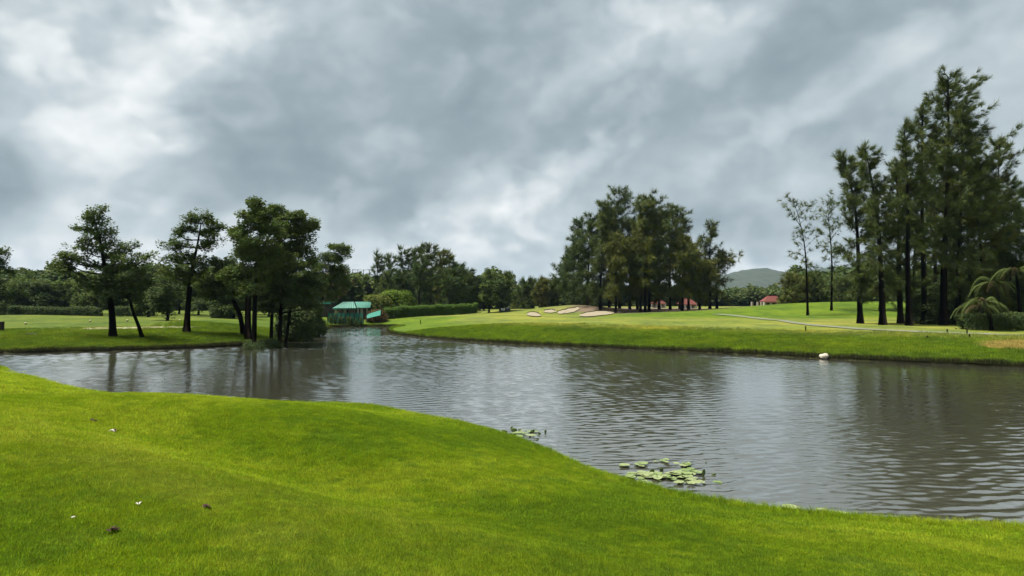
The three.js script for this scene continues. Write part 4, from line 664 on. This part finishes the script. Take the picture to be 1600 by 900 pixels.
function grassField(label, geo, count, pick, seed, hs) {
  const R = rng(seed), o = new THREE.InstancedMesh(geo, new THREE.MeshPhysicalMaterial({ color: 0xffffff, roughness: 1, transmission: 0.5, thickness: 0, specularIntensity: 0.1, side: THREE.DoubleSide }), count), c = [0, 0, 0]; let k = 0, tries = 0;
  while (k < count && tries++ < count * 4) {
    const [x, z] = pick(R), L = lake(x, z); if (L[0] < 0.01) continue; const keep = pick.ok ? pick.ok(L, R) : true; if (!keep) continue;
    const y = height(x, z, L), s = hs[0] + (hs[1] - hs[0]) * R() * (0.6 + 0.8 * (n2(x * 0.9, z * 0.9, 2) + 0.4));
    M4.compose(S3.set(x, y, z), Q4.setFromAxisAngle(UP, R() * 6.283), new THREE.Vector3(1, s, 1)); o.setMatrixAt(k, M4);
    landColor(x, z, L, c); const v = 0.68 + 0.8 * R() * (0.6 + 0.8 * R()), w = 1 + (R() - 0.4) * 0.36; o.setColorAt(k, C4.setRGB(c[0] * v * w * 1.4, c[1] * v * 1.38, c[2] * v * 1.2)); k++;
  }
  o.count = k; o.name = numbered('grass'); o.castShadow = o.receiveShadow = true; scene.add(o); tag(o, label, 'grass', null, 'stuff');
}
const RG = rng(77), fan = (d0, d1) => (R) => { const d = Math.sqrt(mix(d0 * d0, d1 * d1, R())), u = (R() - 0.5) * 1.62; return [u * d, -d]; };
grassField('short mown turf blades at the front of the near bank', tuft(14, RG, 0.026, 0.0022, 0.045), 120000, fan(3.6, 9), 1, [0.6, 1.5]);
grassField('scattered taller wisps in the near turf', tuft(5, RG, 0.07, 0.002, 0.03), 3500, fan(3.6, 12), 8, [0.5, 1.5]);
grassField('turf blades over the middle of the near bank', tuft(14, RG, 0.032, 0.0035, 0.08), 110000, fan(9, 17), 2, [0.6, 1.5]);
grassField('turf blades on the far lobe of the near bank', tuft(12, RG, 0.055, 0.006, 0.14), 40000, Object.assign(fan(17, 36), { ok: (L) => L[1] === 0 }), 3, [0.6, 1.4]);
{ // longer fringe where the near turf meets the water
  const p = (R) => { const i = Math.floor(R() * (shoreFine.length - 1)), a = shoreFine[i], b = shoreFine[i + 1], t = R(); return [mix(a[0], b[0], t) + (R() - 0.5) * 0.9, mix(a[1], b[1], t) + (R() - 0.5) * 0.9]; };
  p.ok = (L, R) => L[1] === 0 && L[0] < 0.8 * R();
  grassField('long grass fringe along the near water edge', tuft(9, RG, 0.08, 0.003, 0.06), 18000, p, 4, [0.5, 1.5]);
  const e = (R) => { const i = Math.floor(R() * (shoreFine.length - 1)), a = shoreFine[i], b = shoreFine[i + 1], t = R(); return [mix(a[0], b[0], t) + (R() - 0.5) * 0.8, mix(a[1], b[1], t) + (R() - 0.5) * 0.8]; };
  e.ok = (L) => L[1] !== 0 && L[0] < 0.35;
  grassField('overhanging grass along the far water edge', tuft(10, RG, 0.2, 0.012, 0.16), 9000, e, 6, [0.5, 1.4]);
  const q = fan(33, 66); q.ok = (L, R) => L[1] !== 0 && L[0] > 0.02 && L[0] < 10 * R() + 2;
  grassField('rough grass on the slopes of the far banks', tuft(10, RG, 0.11, 0.012, 0.22), 60000, q, 5, [0.5, 1.4]);
}
// leaf litter, blossoms and seed stalks on the near turf
function litter(label, px, py, s, m, kind) {
  const b = ground(px, py, 3, 30), R = rng(Math.round(px)), t = thing(kind, label, kind === 'blossom' ? 'blossom' : 'dead leaf', b, kind === 'blossom' ? 'fallen blossoms' : 'dead leaves on the near turf');
  for (let i = 0; i < 5; i++) { const pos = [], N = 6, a = R() * 6.28, ca = Math.cos(a), sa = Math.sin(a), L = s * (0.6 + 0.6 * R()), idx = []; for (let k = 0; k <= N; k++) { const u = k / N, w = 0.3 * L * Math.sin(Math.PI * u), x = L * u, y = 0.012 + 0.12 * s + L * 0.35 * Math.sin(u * 2.6); for (const q of [-1, 1]) pos.push(ca * x - sa * w * q, y + 0.25 * w * q, sa * x + ca * w * q); if (k) { const p = (k - 1) * 2; idx.push(p, p + 1, p + 2, p + 1, p + 3, p + 2); } } part(kind === 'blossom' ? 'petal' : 'blade', geoFrom(pos, idx), Array.isArray(m) ? m[i % m.length] : m, t); }
}
const DEAD = mat(0.035, 0.016, 0.016, 0.8), BLOOM = mat(0.34, 0.33, 0.27, 0.7);
litter('curled dark dead leaf lowest on the near turf', 173, 835, 0.07, DEAD, 'dead_leaf'); litter('dark dead leaf right of the white blossom', 322, 798, 0.06, DEAD, 'dead_leaf'); litter('dark leaf with a pale edge farthest up the near turf', 180, 679, 0.13, [DEAD, BLOOM, DEAD, DEAD, DEAD], 'dead_leaf'); litter('small white blossom between the dead leaves', 217, 791, 0.04, BLOOM, 'blossom'); litter('tiny white blossom left of the larger one', 115, 812, 0.025, BLOOM, 'blossom'); litter('small dark leaf on the far edge of the knoll', 148, 661, 0.1, DEAD, 'dead_leaf');
console.log('all done');
renderer.render(scene, camera);
